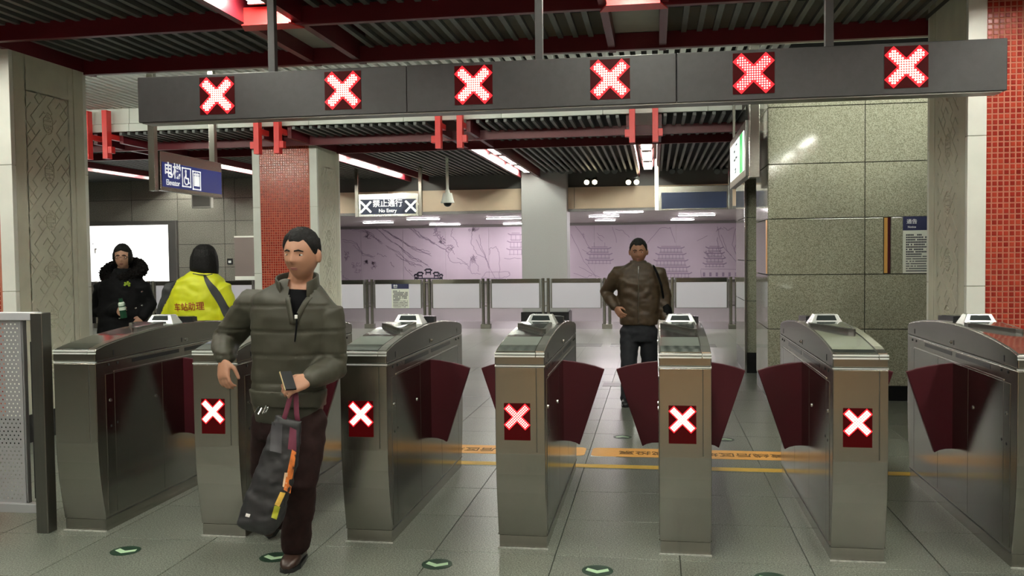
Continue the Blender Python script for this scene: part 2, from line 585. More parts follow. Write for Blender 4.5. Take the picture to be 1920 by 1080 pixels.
# raised recess between the two slatted ceilings
MB().box((-15, 7.98, 3.335), (5, 8.05, 4.5)).build('recess_side', 'fascia_white', ceiling)  # side wall of the recess, its unseen lower edge dropped to block lamp light
MB().box((-15, 8.05, 3.92), (5, 12.62, 4.0)).build('recess_void', 'void_black', ceiling)
sl = MB().box((-0.03, 8.10, 3.82), (0.03, 12.5, 3.88)).mesh('slat', 'slat_white')
x = -14.8
while x < 1.5:
    link('slat', sl, ceiling).location.x = x
    x += 0.125
fas = MB()
xs = -14.9
while xs < 4.9:
    MB().box((xs + 0.004, 12.56, 3.60), (xs + 1.42 - 0.004, 12.62, 4.42)).build('fascia_panel', 'fascia_white', ceiling)
    MB().box((xs + 0.004, 12.54, 3.48), (xs + 1.42 - 0.004, 12.60, 3.592)).build('fascia_panel', 'fascia_white', ceiling)
    xs += 1.42
MB().box((-15, 12.60, 3.5), (5, 12.66, 4.5)).build('recess_side', 'wall_grey', ceiling)


# lamps in the troughs: each a housing, reflector and two tubes
def lamp(label, x, y, z, length, tube, group, name='trough_lamp', half=0.055, wid=0.13):
    t = thing(name, label, 'lamp', (x, y, z), 0, group)
    MB().prism([(-wid, 0.075), (wid, 0.075), (wid * 0.75, 0.03), (-wid * 0.75, 0.03)], 0, length, 'y').build('housing', 'lamp_body', t)
    for s in (-1, 1):
        MB().cyl((s * half, 0.02, 0.012), (s * half, length - 0.02, 0.012), 0.017, 8).build('tube', tube, t)
    for yy in (0.0, length - 0.03):
        MB().box((-wid * 0.7, yy, -0.008), (wid * 0.7, yy + 0.03, 0.03)).build('lamp_holder', 'lamp_body', t)
    return t


tn = {2.56: 'by the right carved pillar', -0.14: 'straight ahead', -2.84: 'left of the hanger post', -5.54: 'by the left carved pillar',
      -8.24: 'far left', -10.94: 'leftmost'}
for tx in TROUGH:
    for i, y in enumerate((4.75, 2.6, 0.4, -1.8, -4.0)):
        lamp('fluorescent lamp in the near trough %s, %s from the beam' % (tn[tx], ORD[i]), tx, y, 3.425, 1.55, 'tube_near', 'lamps in the near ceiling troughs')
for tx in TROUGH_FAR:
    for i, y in enumerate((14.9, 16.8, 18.7)):
        lamp('fluorescent lamp in the far trough %s, %s from the brackets' % (tn[tx], ORD[i]), tx, y, 3.42, 1.6, 'tube_far', 'lamps in the far ceiling troughs')
for i, tx in enumerate(TROUGH_FAR):
    rl = thing('recess_lamp', 'fluorescent lamp up in the white recess above the overhead sign, %s from the right' % ORD[i], 'lamp', (tx, 8.06, 3.44), 0, 'lamps in the raised recess')
    MB().prism([(0.0, 0.0), (0.18, 0.0), (0.18, 0.012), (0.03, 0.02), (0.03, 0.30), (0.0, 0.30)], -0.62, 0.62, 'x').build('housing', 'lamp_body', rl)
    for zz_ in (0.10, 0.20):
        MB().cyl((-0.60, 0.07, zz_), (0.60, 0.07, zz_), 0.017, 8).build('tube', 'tube_recess', rl)

# ------------------------------------------------------------------ walls
wr = link('wall_right', None)
tag(wr, 'olive grey granite clad room front', kind='structure')
BX, BY = 1.176, 9.78
MB().box((BX + 0.02, BY + 0.02, 0), (5, 10.9, 3.6)).build('wall_core', 'joint_dark', wr)
zj = [0.155, 0.746, 1.317, 1.903, 2.474, 3.065, 3.6]
xj = [BX, 2.146, 3.116, 4.086, 5.0]
for i in range(6):
    for j in range(4):
        if i == 2 and j == 1:       # panel with the gold-lined slot
            segs = [(xj[1], 2.331), (2.401, xj[2])]
        else:
            segs = [(xj[j], xj[j + 1])]
        for a, b in segs:
            MB().box((a + 0.004, BY, zj[i] + 0.004), (b - 0.004, BY + 0.03, zj[i + 1] - 0.004)).build('granite_panel', 'wall_granite', wr, bevel=0.002)
    MB().box((BX, BY + 0.034, zj[i] + 0.004), (BX + 0.03, 10.9, zj[i + 1] - 0.004)).build('granite_panel', 'wall_granite', wr, bevel=0.002)
MB().box((BX + 0.006, BY + 0.006, 0), (5, 10.9, 0.15)).build('baseboard', 'skirting_black', wr)
MB().box((2.340, BY + 0.012, 1.327), (2.372, BY + 0.024, 1.899)).build('slot_lining', 'gold', wr)
MB().box((2.372, BY + 0.008, 1.327), (2.396, BY + 0.022, 1.899)).build('slot_lining', 'wing_maroon', wr)
MB().box((BX - 0.004, 9.86, 1.327), (BX - 0.001, 9.95, 1.899)).build('slot_lining', 'gold', wr)
# pilaster behind it
wp = link('wall_pilaster', None)
tag(wp, 'narrow granite clad pilaster beside the passage', kind='structure')
MB().box((1.17, 11.92, 0), (5, 13.2, 3.6)).build('wall_core', 'joint_dark', wp)
zp = [0.26, 0.93, 1.45, 2.0, 2.6]
for i in range(4):
    MB().box((1.165, 11.89, zp[i] + 0.004), (2.2, 11.92, zp[i + 1] - 0.004)).build('granite_panel', 'wall_granite', wp)
    MB().box((1.145, 11.93, zp[i] + 0.004), (1.17, 13.2, zp[i + 1] - 0.004)).build('granite_panel', 'wall_granite', wp)
MB().box((1.155, 11.88, 2.6), (2.2, 13.2, 3.42)).build('header_panel', 'steel_side', wp)
MB().box((1.150, 11.88, 0), (2.2, 13.2, 0.256)).build('baseboard', 'skirting_black', wp)
MB().box((1.135, 11.86, 0), (1.16, 11.90, 2.6)).build('edge_strip', 'steel_bright', wp)
wall_r2 = tag(MB().box((4.9, -6, 0), (5, BY, 3.8)).build('wall_right_side', 'wall_grey'), kind='structure')
wall_rear = tag(MB().box((-15, -6.1, 0), (5, -6, 3.8)).build('wall_rear', 'wall_tan'), kind='structure')
wall_l = tag(MB().box((-15.1, -6, 0), (-15, 29.2, 4.5)).build('wall_left', 'wall_grey'), kind='structure')
# back wall, left of the corridor
wb = link('wall_back', None)
tag(wb, 'grey brown tiled wall at the back left', kind='structure')
MB().box((-15, 20.03, 0), (-8.6, 20.25, 3.6)).build('wall_core', 'joint_dark', wb)
zb = [0.25, 0.79, 1.338, 1.885, 2.432, 2.966, 3.6]
xb = [-14.82, -13.62, -12.425, -11.24, -10.058, -9.776, -8.6]
for i in range(6):
    for j in range(6):
        MB().box((xb[j] + 0.006, 20.0, zb[i] + 0.006), (xb[j + 1] - 0.006, 20.04, zb[i + 1] - 0.006)).build('wall_tile', 'wall_granite_back', wb)
MB().box((-15, 19.99, 0), (-8.6, 20.04, 0.25)).build('baseboard', 'skirting_black', wb)
MB().box((-12.2, 20.25, 0), (-12.0, 29.09, 2.6)).build('wall_return', 'wall_grey', wb)
# corridor: fascia, column, ceiling, end wall
wc = link('wall_corridor', None)
tag(wc, 'corridor behind the barrier with beige fascia', kind='structure')
MB().box((-15, 29.1, 0), (5, 29.3, 3.6)).build('end_wall', 'wall_grey', wc)
MB().box((-12.2, 20.95, 2.55), (5, 29.2, 2.62)).build('soffit', 'trough_grey', wc)
MB().box((-8.8, 21.0, 2.62), (5, 21.1, 3.9)).build('upper_band', 'fascia_dark', wc)
xs = -8.6
for w_ in (2.3, 3.28, 1.18, 1.9, 1.9, 1.8):
    MB().box((xs + 0.006, 20.93, 2.60), (xs + w_ - 0.006, 21.0, 3.10)).build('fascia_panel', 'fascia_beige', wc)
    MB().box((xs, 20.92, 2.535), (xs + w_, 21.0, 2.595)).build('fascia_trim', 'lightbox_frame', wc)
    xs += w_
col = link('wall_column', None)
tag(col, 'plain grey square column in front of the mural', kind='structure')
MB().box((-3.04, 20.6, 0.22), (-1.985, 21.3, 3.6)).build('column_shaft', 'column_grey', col, bevel=0.01)
MB().box((-3.07, 20.57, 0), (-1.955, 21.3, 0.22)).build('baseboard', 'skirting_black', col)
MB().box((3.9, 13.2, 0), (5, 29.09, 3.6)).build('side_wall', 'wall_granite', wc)

# corridor strip lamps (positions read off the photograph)
strips = [(-6.5, 23.2, 0.9), (-7.0, 27.6, 1.0), (-4.45, 23.7, 0.95), (-4.7, 27.9, 1.1), (-1.2, 21.25, 0.95), (-1.7, 23.5, 0.8), (-1.72, 26.3, 0.6),
          (0.6, 23.8, 0.95), (0.45, 26.9, 0.7), (-8.3, 25.0, 0.9)]
strips.sort(key=lambda q: (q[0] + q[2] / 2) / q[1])
for i, (x, y, L) in enumerate(strips):
    t = thing('strip_lamp', 'thin white strip lamp on the corridor ceiling, %s from the left' % ORD[i], 'lamp', (x, y, 2.55), 0, 'strip lamps over the mural corridor')
    MB().box((0, -0.05, -0.03), (L, 0.05, 0.0)).build('housing', 'lamp_body', t)
    MB().box((0.02, -0.045, -0.045), (L - 0.02, 0.045, -0.03)).build('tube', 'tube_corr', t)

# ------------------------------------------------------------------ pillars
PITCH = 0.039
PIL_D = 1.03


def fret_mask():
    """cells (i, j) of a 45-degree grid that are grooves: pinwheel key fret"""
    s = 8                       # cells per lattice step
    cells = set()

    def seg(a, b):
        (x0, y0), (x1, y1) = a, b
        n = max(abs(x1 - x0), abs(y1 - y0)) * s
        for q in range(n + 1):
            cells.add((round((x0 + (x1 - x0) * q / n) * s), round((y0 + (y1 - y0) * q / n) * s)))
    for a in range(-40, 41):
        for b in range(-40, 41):
            cx, cy = 2 * a - b * 1, a + 2 * b
            if abs(cx) > 44 or abs(cy) > 44:
                continue
            if (a + b) % 2 == 0:
                for dx, dy in ((1, 0), (0, 1), (-1, 0), (0, -1)):
                    seg((cx, cy), (cx + dx, cy + dy))
                    seg((cx + dx, cy + dy), (cx + dx - dy, cy + dy + dx))
            else:
                seg((cx - 1, cy), (cx + 2, cy))
    return cells


FRET = fret_mask()


def carving(parent, X, side, y0, y1, z0, z1, meds):
    """relief on the plane x = X looking towards side (+1 / -1): bands stand 9 mm proud of the groove floor"""
    c = 0.0098
    hgt = 0.010
    rt = math.sqrt(0.5)
    ym, zm = (y0 + y1) / 2, 1.7
    up = {}
    n = int(2.6 / c)
    for i in range(-n, n):
        for j in range(-n, n):
            y = (i - j) * c * rt
            z = (i + j) * c * rt
            if not (y0 < y + ym < y1 and z0 < z + zm < z1):
                continue
            groove = (i, j) in FRET
            for zc in meds:
                dy, dz = y / 0.062, (z + zm - zc) / 0.085
                r = math.hypot(dy, dz)
                if r < 1.12:
                    groove = abs(r - 1.0) < 0.11
                    if r < 0.8:
                        groove = (abs(abs(dz) - 0.22) < 0.09) or (abs(abs(dz) - 0.6) < 0.08 and abs(dy) < 0.5) or (abs(dy) < 0.1 and abs(dz) > 0.25)
                    break
            up[(i, j)] = not groove
    mb = MB()
    xt, xb_ = X + side * hgt, X
    vid = {}

    def vert(a, b, top):
        key = (a, b, top)
        if key not in vid:
            vid[key] = len(mb.v)
            mb.v.append((xt if top else xb_, ym + (a - b) * c * rt, zm + (a + b - 1) * c * rt))
        return vid[key]
    for (i, j), u in up.items():
        if not u:
            continue
        mb.f.append((vert(i, j, 1), vert(i + 1, j, 1), vert(i + 1, j + 1, 1), vert(i, j + 1, 1)))
        for (di, dj), (a, b) in (((-1, 0), ((i, j), (i, j + 1))), ((1, 0), ((i + 1, j), (i + 1, j + 1))),
                                 ((0, -1), ((i, j), (i + 1, j))), ((0, 1), ((i, j + 1), (i + 1, j + 1)))):
            if not up.get((i + di, j + dj), False):
                mb.f.append((vert(*a, 1), vert(*b, 1), vert(*b, 0), vert(*a, 0)))
    o = mb.build('carved_relief', 'stone_cream', parent)
    tag(o, 'diagonal key fret relief with round longevity medallions')
    return o


def pillar(label, x0, x1, y0, y1, carved_side, individual=0):
    t = thing('pillar', label, 'pillar', (0, 0, 0))
    off = None
    e = 0.010
    MB().box((x0 + e, y0 + 0.02, 0.0), (x1 - e, y1 - 0.02, ZS + 0.1)).build('shaft', 'stone_cream', t)
    wsp = 0.125
    # white stone borders at the front and back corners
    for xa, xb2 in ((x0, x0 + wsp), (x1 - wsp, x1)):
        for ya, yb in ((y0, y0 + 0.05), (y1 - 0.05, y1)):
            for za, zb2 in ((0.24, 1.30), (1.304, 2.36), (2.364, ZS + 0.1)):
                MB().box((xa, ya, za), (xb2, yb, zb2)).build('corner_slab', 'stone_white', t, bevel=0.003)
    MB().box((x0 - 0.012, y0 - 0.012, 0), (x1 + 0.012, y1 + 0.012, 0.24)).build('plinth', 'skirting_black', t, bevel=0.004)
    # carved side: frame flush with the band tops, relief inside
    X = x1 - e if carved_side > 0 else x0 + e
    a, b = (X, X + e) if carved_side > 0 else (X - e, X)
    pa, pb = y0 + 0.19, y1 - 0.27
    z0, z1 = 0.34, 3.02
    fr = MB()
    fr.box((a, y0 + 0.052, 0.24), (b, pa + 0.008, ZS + 0.1))
    fr.box((a, pb - 0.008, 0.24), (b, y1 - 0.20, ZS + 0.1))
    fr.box((a, y1 - 0.185, 0.24), (b, y1 - 0.052, ZS + 0.1))
    fr.box((a, pa, z1 - 0.008), (b, pb, ZS + 0.1))
    fr.box((a, pa, 0.24), (b, pb, z0 + 0.008))
    fr.build('side_frame', 'stone_cream', t)
    carving(t, X, carved_side, pa, pb, z0, z1, [0.62 + 0.43 * q for q in range(6)])
    # mosaic field front
    mx0, mx1 = x0 + wsp, x1 - wsp
    MB().box((mx0, y0 + 0.010, 0.24), (mx1, y0 + 0.03, ZS + 0.1)).build('mosaic_bed', 'grout', t)
    hx = PITCH / 2 - 0.0045
    tile = MB()
    tile.add([(-hx, 0.004, -hx), (hx, 0.004, -hx), (hx, 0.004, hx), (-hx, 0.004, hx),
              (-hx + 0.002, 0, -hx + 0.002), (hx - 0.002, 0, -hx + 0.002), (hx - 0.002, 0, hx - 0.002), (-hx + 0.002, 0, hx - 0.002)],
             [(4, 5, 6, 7), (0, 1, 5, 4), (1, 2, 6, 5), (2, 3, 7, 6), (3, 0, 4, 7)])
    tme = tile.mesh('mosaic_tile', 'mosaic_red')
    stuff = MB()
    ncol = int((mx1 - mx0) / PITCH)
    nrow = int((ZS + 0.1 - 0.25) / PITCH)
    cnt = 0
    for c in range(ncol):
        for r in range(nrow):
            px, pz = mx0 + PITCH * (c + 0.5), 0.25 + PITCH * (r + 0.5)
            if cnt < individual and pz > 0.98:
                o = link('mosaic_tile', tme, t)
                o.location = (px, y0 + 0.006, pz)
                cnt += 1
            else:
                stuff.add([(v[0] + px, v[1] + y0 + 0.006, v[2] + pz) for v in tile.v], tile.f)
    tag(stuff.build('mosaic_field', 'mosaic_red', t), kind='stuff')
    return t


pillar('cream carved pillar at the left edge behind the perforated screen', -6.39, -5.30, 6.80, 7.83, 1)
pillar('red mosaic pillar with carved side behind the olive jacket man', -6.39, -5.30, 13.70, 14.75, 1)
pillar('red mosaic pillar with carved side at the right edge behind the overhead sign', 2.18, 3.27, 6.80, 7.75, -1, individual=300)

# ================================================================== FARE GATES
GW, GL = 0.262, 1.906
GY = 4.627
GX = [-3.383 + 0.85 * i for i in range(7)]


def mirror(poly):
    return poly + [(GL - y, z) for y, z in reversed(poly)]


def lid_z(y):
    y = min(y, GL - y)
    pts = [(0.0, 1.045), (0.012, 1.056), (0.1, 1.074), (0.36, 1.104), (0.65, 1.124), (0.953, 1.132)]
    for (a, za), (b, zb_) in zip(pts, pts[1:]):
        if y <= b:
            t = max(0, (y - a) / (b - a))
            return za + (zb_ - za) * t
    return 1.132


def sheet(x0, x1, y0, y1, lift, thick, n=14):
    poly = [(y0 + (y1 - y0) * i / n, lid_z(y0 + (y1 - y0) * i / n) + lift + thick) for i in range(n + 1)]
    poly += [(y, z - thick - 0.004) for y, z in reversed(poly)]
    return MB().prism(poly, x0, x1, 'x')


NLED = 16


def led_cells():
    cs = []
    for i in range(NLED):
        for j in range(NLED):
            d, s = i - j, i + j - (NLED - 1)
            if (abs(d) <= 2 and abs(s) <= 12) or (abs(s) <= 2 and abs(d) <= 12):
                cs.append((i, j))
    return cs


LEDC = led_cells()


def led_dots(size, y, frac=0.42):
    mb = MB()
    p = size / NLED
    r = p * frac
    for i, j in LEDC:
        cx, cz = (i + 0.5) * p - size / 2, (j + 0.5) * p - size / 2
        vs = [(cx + r * math.cos(k * math.pi / 3), y, cz + r * math.sin(k * math.pi / 3)) for k in range(6)]
        vs2 = [(v[0], y + 0.003, v[2]) for v in vs]
        mb.add(vs + vs2, [(5, 4, 3, 2, 1, 0)] + [(k, (k + 1) % 6, (k + 1) % 6 + 6, k + 6) for k in range(6)])
    return mb


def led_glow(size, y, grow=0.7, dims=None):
    """red halo of the dots, made as a glowing cross behind them"""
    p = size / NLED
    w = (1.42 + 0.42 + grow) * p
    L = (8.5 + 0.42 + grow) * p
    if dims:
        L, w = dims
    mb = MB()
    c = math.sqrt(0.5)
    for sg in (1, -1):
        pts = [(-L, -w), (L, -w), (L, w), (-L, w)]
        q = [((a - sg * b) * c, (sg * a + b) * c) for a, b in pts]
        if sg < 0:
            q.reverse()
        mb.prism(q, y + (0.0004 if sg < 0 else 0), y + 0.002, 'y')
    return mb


LED_S = 0.126


def led_dots_arm(size, y, frac=0.43):
    """gate cross: two arms of three rows of dots"""
    q = size * 1.10 / 14.0
    r = q * frac
    c = math.sqrt(0.5)
    mb = MB()
    for sg in (1, -1):
        for a in range(15):
            for b in (-1, 0, 1):
                u, v = (a - 7) * q, b * q
                if sg < 0 and abs(u) < 1.9 * q:
                    continue
                cx, cz = (u - sg * v) * c, (sg * u + v) * c
                vs = [(cx + r * math.cos(k * math.pi / 3), y, cz + r * math.sin(k * math.pi / 3)) for k in range(6)]
                vs2 = [(p_[0], y + 0.003, p_[2]) for p_ in vs]
                mb.add(vs + vs2, [(5, 4, 3, 2, 1, 0)] + [(k, (k + 1) % 6, (k + 1) % 6 + 6, k + 6) for k in range(6)])
    return mb


led_gate_me = led_dots_arm(LED_S, -0.0100, 0.47).mesh('led_matrix', 'led_dot')
led_gate_pink = led_dots_arm(LED_S, -0.0100, 0.37).mesh('led_matrix', 'led_dot_pink')
glow_gate_me = led_glow(LED_S, -0.0080, 0.45, (0.0795, 0.0195)).mesh('led_halo', 'led_glow')

body_poly = mirror([(0.058, 0.07), (0.045, 0.14), (0.030, 0.22), (0.016, 0.31), (0.006, 0.41), (0.0, 0.52), (0.0, 0.978)])
body_poly = [(0.058, 0.07), (0.045, 0.14), (0.030, 0.22), (0.016, 0.31), (0.006, 0.41), (0.0, 0.52), (0.0, 0.978)]
body_poly = body_poly + [(GL - y, z) for y, z in reversed(body_poly)]
lid_half = [(-0.002, 0.988), (-0.002, 1.036), (0.004, 1.048), (0.012, 1.056), (0.1, 1.074), (0.22, 1.089), (0.36, 1.104), (0.5, 1.115), (0.65, 1.124), (0.8, 1.129)]
lid_poly = lid_half + [(0.953, 1.132)] + [(GL - y, z) for y, z in reversed(lid_half)]

WING_R = [(-0.06, 0.905), (0.0, 0.901), (0.065, 0.894), (0.13, 0.884), (0.20, 0.868), (0.258, 0.848), (0.100, 0.372), (0.075, 0.386), (0.04, 0.395), (0.0, 0.397), (-0.06, 0.39)]


def make_gate():
    t = thing('fare_gate', 'gate', 'fare gate', (0, GY, 0))
    MB().box((0.004, 0.062, 0), (GW - 0.004, GL - 0.062, 0.068)).build('plinth', 'steel', t)
    MB().box((-0.003, 0.048, 0.0), (GW + 0.003, 0.058, 0.007)).build('floor_sealant', 'sealant', t)
    MB().prism(body_poly, 0, GW, 'x').build('cabinet', 'steel', t, bevel=0.004)
    MB().box((0.004, 0.004, 0.974), (GW - 0.004, GL - 0.004, 0.992)).build('shadow_gap', 'void_black', t)
    MB().prism(lid_poly, 0, GW, 'x').build('lid', 'steel_lid', t, bevel=0.005, ang=40)
    # seams and edge strip of the front plate
    fp = MB().prism([(-0.003, 0.53), (-0.003, 0.974), (0.004, 0.974), (0.004, 0.53)], 0.004, 0.216, 'x').build('front_plate', 'steel', t)
    MB().prism([(-0.003, 0.53), (-0.003, 0.974), (0.004, 0.974), (0.004, 0.53)], 0.222, GW - 0.003, 'x').build('edge_plate', 'steel', t)
    MB().box((0.217, -0.0015, 0.53), (0.221, 0.003, 0.974)).build('plate_seam', 'joint_dark', t)
    for z in (1.030, 1.0445):
        MB().box((0.0, -0.008, z), (0.214, 0.006, z + 0.008)).build('front_trim', 'trim_bright', t)
        MB().box((0.219, -0.008, z), (GW, 0.006, z + 0.008)).build('front_trim', 'trim_bright', t)
    MB().box((0.0, -0.004, 0.980), (GW, 0.006, 0.986)).build('front_trim', 'trim_bright', t)
    # top covers
    for flip in (0, 1):
        M = Matrix.Translation((GW, GL, 0)) @ Matrix.Rotation(math.pi, 4, 'Z') if flip else Matrix.Identity(4)

        def put(mb, name, mat, **kw):
            mb.v = [tuple(M @ Vector(v)) for v in mb.v]
            return mb.build(name, mat, t, **kw)
        put(sheet(0.010, 0.210, 0.016, 0.78, 0.0, 0.0035), 'glass_cover', 'lid_glass')
        put(sheet(0.216, GW - 0.004, 0.010, 0.80, 0.0, 0.006), 'edge_trim', 'steel_bright')
        # raised card reader with a swept front edge
        plan = [(0.012, 0.80), (0.012, 0.735), (0.05, 0.69), (0.09, 0.63), (0.135, 0.56), (0.175, 0.505), (0.200, 0.485), (0.212, 0.50), (0.214, 0.56), (0.214, 0.80)]
        n = len(plan)
        rd = MB()
        rd.add([(x, y, lid_z(y) + (0.036 if flip else 0.024)) for x, y in plan] + [(x, y - 0.004, lid_z(y) - 0.01) for x, y in plan],
               [tuple(range(n))] + [(i, (i + 1) % n, (i + 1) % n + n, i + n) for i in range(n)])
        rdr = put(rd, 'card_reader', 'reader_black' if flip else 'steel_dark')
        rp = MB()
        rp.add([(x * 0.86 + 0.016, y * 0.9 + 0.074, lid_z(y * 0.9 + 0.074) + 0.026) for x, y in plan] +
               [(x * 0.86 + 0.016, y * 0.9 + 0.074, lid_z(y * 0.9 + 0.074) + 0.016) for x, y in plan],
               [tuple(range(n))] + [(i, (i + 1) % n, (i + 1) % n + n, i + n) for i in range(n)])
        rp.v = [tuple(M @ Vector((v[0], v[1], v[2] + (0.012 if flip else 0)))) for v in rp.v]
        rp.build('reader_pad', 'reader_black' if flip else 'lid_glass', rdr)
    # display unit in the middle: silver hood with a dark window front and back
    yc = GL / 2
    hood = MB()
    zt = lid_z(yc) - 0.004
    cx = GW / 2
    bw, tw, dp, dt, hh = 0.100, 0.068, 0.066, 0.036, 0.062
    hood.add([(cx - bw, yc - dp, zt), (cx + bw, yc - dp, zt), (cx + bw, yc + dp, zt), (cx - bw, yc + dp, zt),
              (cx - tw, yc - dt, zt + hh), (cx + tw, yc - dt, zt + hh), (cx + tw, yc + dt, zt + hh), (cx - tw, yc + dt, zt + hh)],
             [(0, 3, 2, 1), (4, 5, 6, 7), (0, 1, 5, 4), (1, 2, 6, 5), (2, 3, 7, 6), (3, 0, 4, 7)])
    hd = hood.build('display_hood', 'unit_silver', t, bevel=0.005)
    for s in (-1, 1):
        def slot(u0, u1, k0, k1):
            vs = []
            for kk, o in ((k0, 0.0016), (k1, 0.0016)):
                hw = (bw + (tw - bw) * kk)
                yy = dp + (dt - dp) * kk + o
                for u in (u0, u1):
                    vs.append((cx + u * hw, yc + s * yy, zt + hh * kk + o))
            w_ = [(v[0], v[1] - s * 0.004, v[2] - 0.004) for v in vs]
            return MB().add(vs + w_, [(0, 1, 3, 2), (0, 1, 5, 4), (1, 3, 7, 5), (3, 2, 6, 7), (2, 0, 4, 6)])
        slot(-0.68, 0.68, 0.44, 0.88).build('display_window', 'lcd_dark', hd)
        slot(-0.52, 0.52, 0.10, 0.26).build('card_slot', 'lcd_dark', hd)
    # side faces
    for s, xf in ((1, GW), (-1, 0.0)):
        def sd(y0, y1, z0, z1, d, name, mat, bevel=0.0):
            a, b = sorted((xf - s * 0.003, xf + s * d))
            return MB().box((a, y0, z0), (b, y1, z1)).build(name, mat, t, bevel=bevel)
        for y0, y1 in ((0.086, 0.166), (0.170, 0.682), (0.686, 1.220), (1.224, 1.736), (1.740, 1.820)):
            sd(y0, y1, 0.092, 0.904, 0.0022, 'side_panel', 'steel_side', 0.0008)
        sd(0.170, 1.736, 0.909, 0.915, 0.003, 'trim_strip', 'steel_bright')
        sd(0.01, GL - 0.01, 0.980, 0.9855, 0.002, 'trim_strip', 'steel_bright')
        for y0, y1 in ((0.358, 0.900), (0.972, 1.506)):
            sd(y0, y1, 0.943, 0.966, 0.0012, 'sensor_window', 'reader_black')
        for y, z in ((0.128, 0.75), (0.605, 0.70), (GL - 0.128, 0.75), (GL - 0.605, 0.70), (0.993, 1.020)):
            lk = MB().cyl((xf, y, z), (xf + s * 0.007, y, z), 0.010, 12).build('lock', 'metal_chrome', t)
            a, b = sorted((xf + s * 0.006, xf + s * 0.0085))
            MB().box((a, y - 0.0015, z - 0.006), (b, y + 0.0015, z + 0.006)).build('keyhole', 'void_black', lk)
        for y, z, hz in ((0.171, 1.020, 0.016), (0.938, 1.022, 0.014), (GL - 0.171, 1.020, 0.016)):
            sd(y - 0.005, y + 0.005, z - hz, z + hz, 0.0012, 'vent_slot', 'void_black')
        for y, z in ((0.12, 0.958), (0.208, 0.958), (0.128, 0.60), (0.19, 0.61), (GL - 0.12, 0.958), (GL - 0.208, 0.958)):
            MB().cyl((xf - s * 0.002, y, z), (xf + s * 0.0032, y, z), 0.0075, 10).build('sensor_eye', 'void_black', t)
        sd(0.064, GL - 0.064, 0.070, 0.080, 0.003, 'base_trim', 'steel_dark')
    # front display
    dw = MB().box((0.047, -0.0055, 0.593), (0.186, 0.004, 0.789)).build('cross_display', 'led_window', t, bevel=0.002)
    return t


gate0 = make_gate()
glabels = ['steel fare gate at the far left, beside the perforated screen, no cross light showing',
           'steel fare gate partly hidden by the olive jacket man',
           'steel fare gate just right of the olive jacket man, red cross lit',
           'steel fare gate in the middle with the thin dotted red cross',
           'steel fare gate in front of the brown jacket man, second right of the middle',
           'steel fare gate before the granite wall, between two maroon wings',
           'steel fare gate cut off by the right edge of the picture']
glabels[4] = 'steel fare gate overlapping the brown jacket man, seen square on'
wing_me = {}
for s in (1, -1):
    poly = [((GW + x) if s > 0 else -x, z) for x, z in WING_R]
    wing_me[s] = MB().prism(poly, 0.945, 0.975, 'y').mesh('wing_flap', 'wing_maroon', bevel=0.004)
gates = []
for i, x in enumerate(GX):
    o = gate0 if i == 0 else copy_tree(gate0)
    gates.append(o)
for i, o in enumerate(gates):
    o.location.x = GX[i]
    tag(o, glabels[i], 'fare gate', 'row of fare gates')
    for s in (1, -1):
        if (i == 0 and s < 0) or (i == 6 and s > 0):
            continue
        link('wing_flap', wing_me[s], o)
    if i == 0:                       # the end gate shows a plain front
        for c in [c for c in o.children if c.name.startswith('cross_display')]:
            bpy.data.objects.remove(c)
        continue
    disp = [c for c in o.children if c.name.startswith('cross_display')][0]
    gl = link('led_halo', glow_gate_me, disp)
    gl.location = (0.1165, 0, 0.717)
    d = link('led_matrix', led_gate_pink if i == 3 else led_gate_me, disp)
    d.location = (0.1165, -0.0005, 0.717)
    tag(d, kind='stuff')

# ================================================================== OVERHEAD SIGN
SY, SZ0, SZ1 = 4.881, 2.360, 2.6205
SX0, SX1 = -2.975, 1.7516
sg = thing('overhead_sign', 'long dark grey hanging sign box with six lit red crosses', 'sign', (0, SY, 0))
seams = [SX0, -1.357, 0.118, SX1]
for a, b in zip(seams, seams[1:]):
    MB().box((a + 0.0015, 0, SZ0), (b - 0.0015, 0.13, SZ1)).build('casing', 'sign_case', sg, bevel=0.004)
MB().box((SX0 + 0.02, 0.01, SZ0 - 0.006), (SX1 - 0.02, 0.12, SZ0 + 0.01)).build('bottom_rail', 'steel_dark', sg)
for x in (-2.170, -0.622, 0.905):
    MB().box((x - 0.021, 0.055, SZ1 - 0.01), (x + 0.021, 0.097, ZS + 0.06)).build('hanger_post', 'post_grey', sg, bevel=0.002)
    MB().box((x - 0.05, 0.03, ZS + 0.02), (x + 0.05, 0.12, ZS + 0.06)).build('ceiling_plate', 'steel_dark', sg)
LED_B = 0.212
LED_C = 0.198
led_big = led_dots(LED_C, -0.0090, 0.42).mesh('led_matrix', 'led_dot')
led_big_p = led_dots(LED_C, -0.0090, 0.33).mesh('led_matrix', 'led_dot_pink')
glow_big = led_glow(LED_C, -0.006).mesh('led_halo', 'led_glow')
for i, x in enumerate((-2.479, -1.725, -0.977, -0.232, 0.514, 1.269)):
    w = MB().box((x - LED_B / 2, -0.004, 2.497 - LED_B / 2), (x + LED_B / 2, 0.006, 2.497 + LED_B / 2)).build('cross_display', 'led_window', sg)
    gl = link('led_halo', glow_big, w)
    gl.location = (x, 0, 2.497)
    d = tag(link('led_matrix', led_big_p if i == 4 else led_big, w), kind='stuff')
    d.location = (x, 0, 2.497)

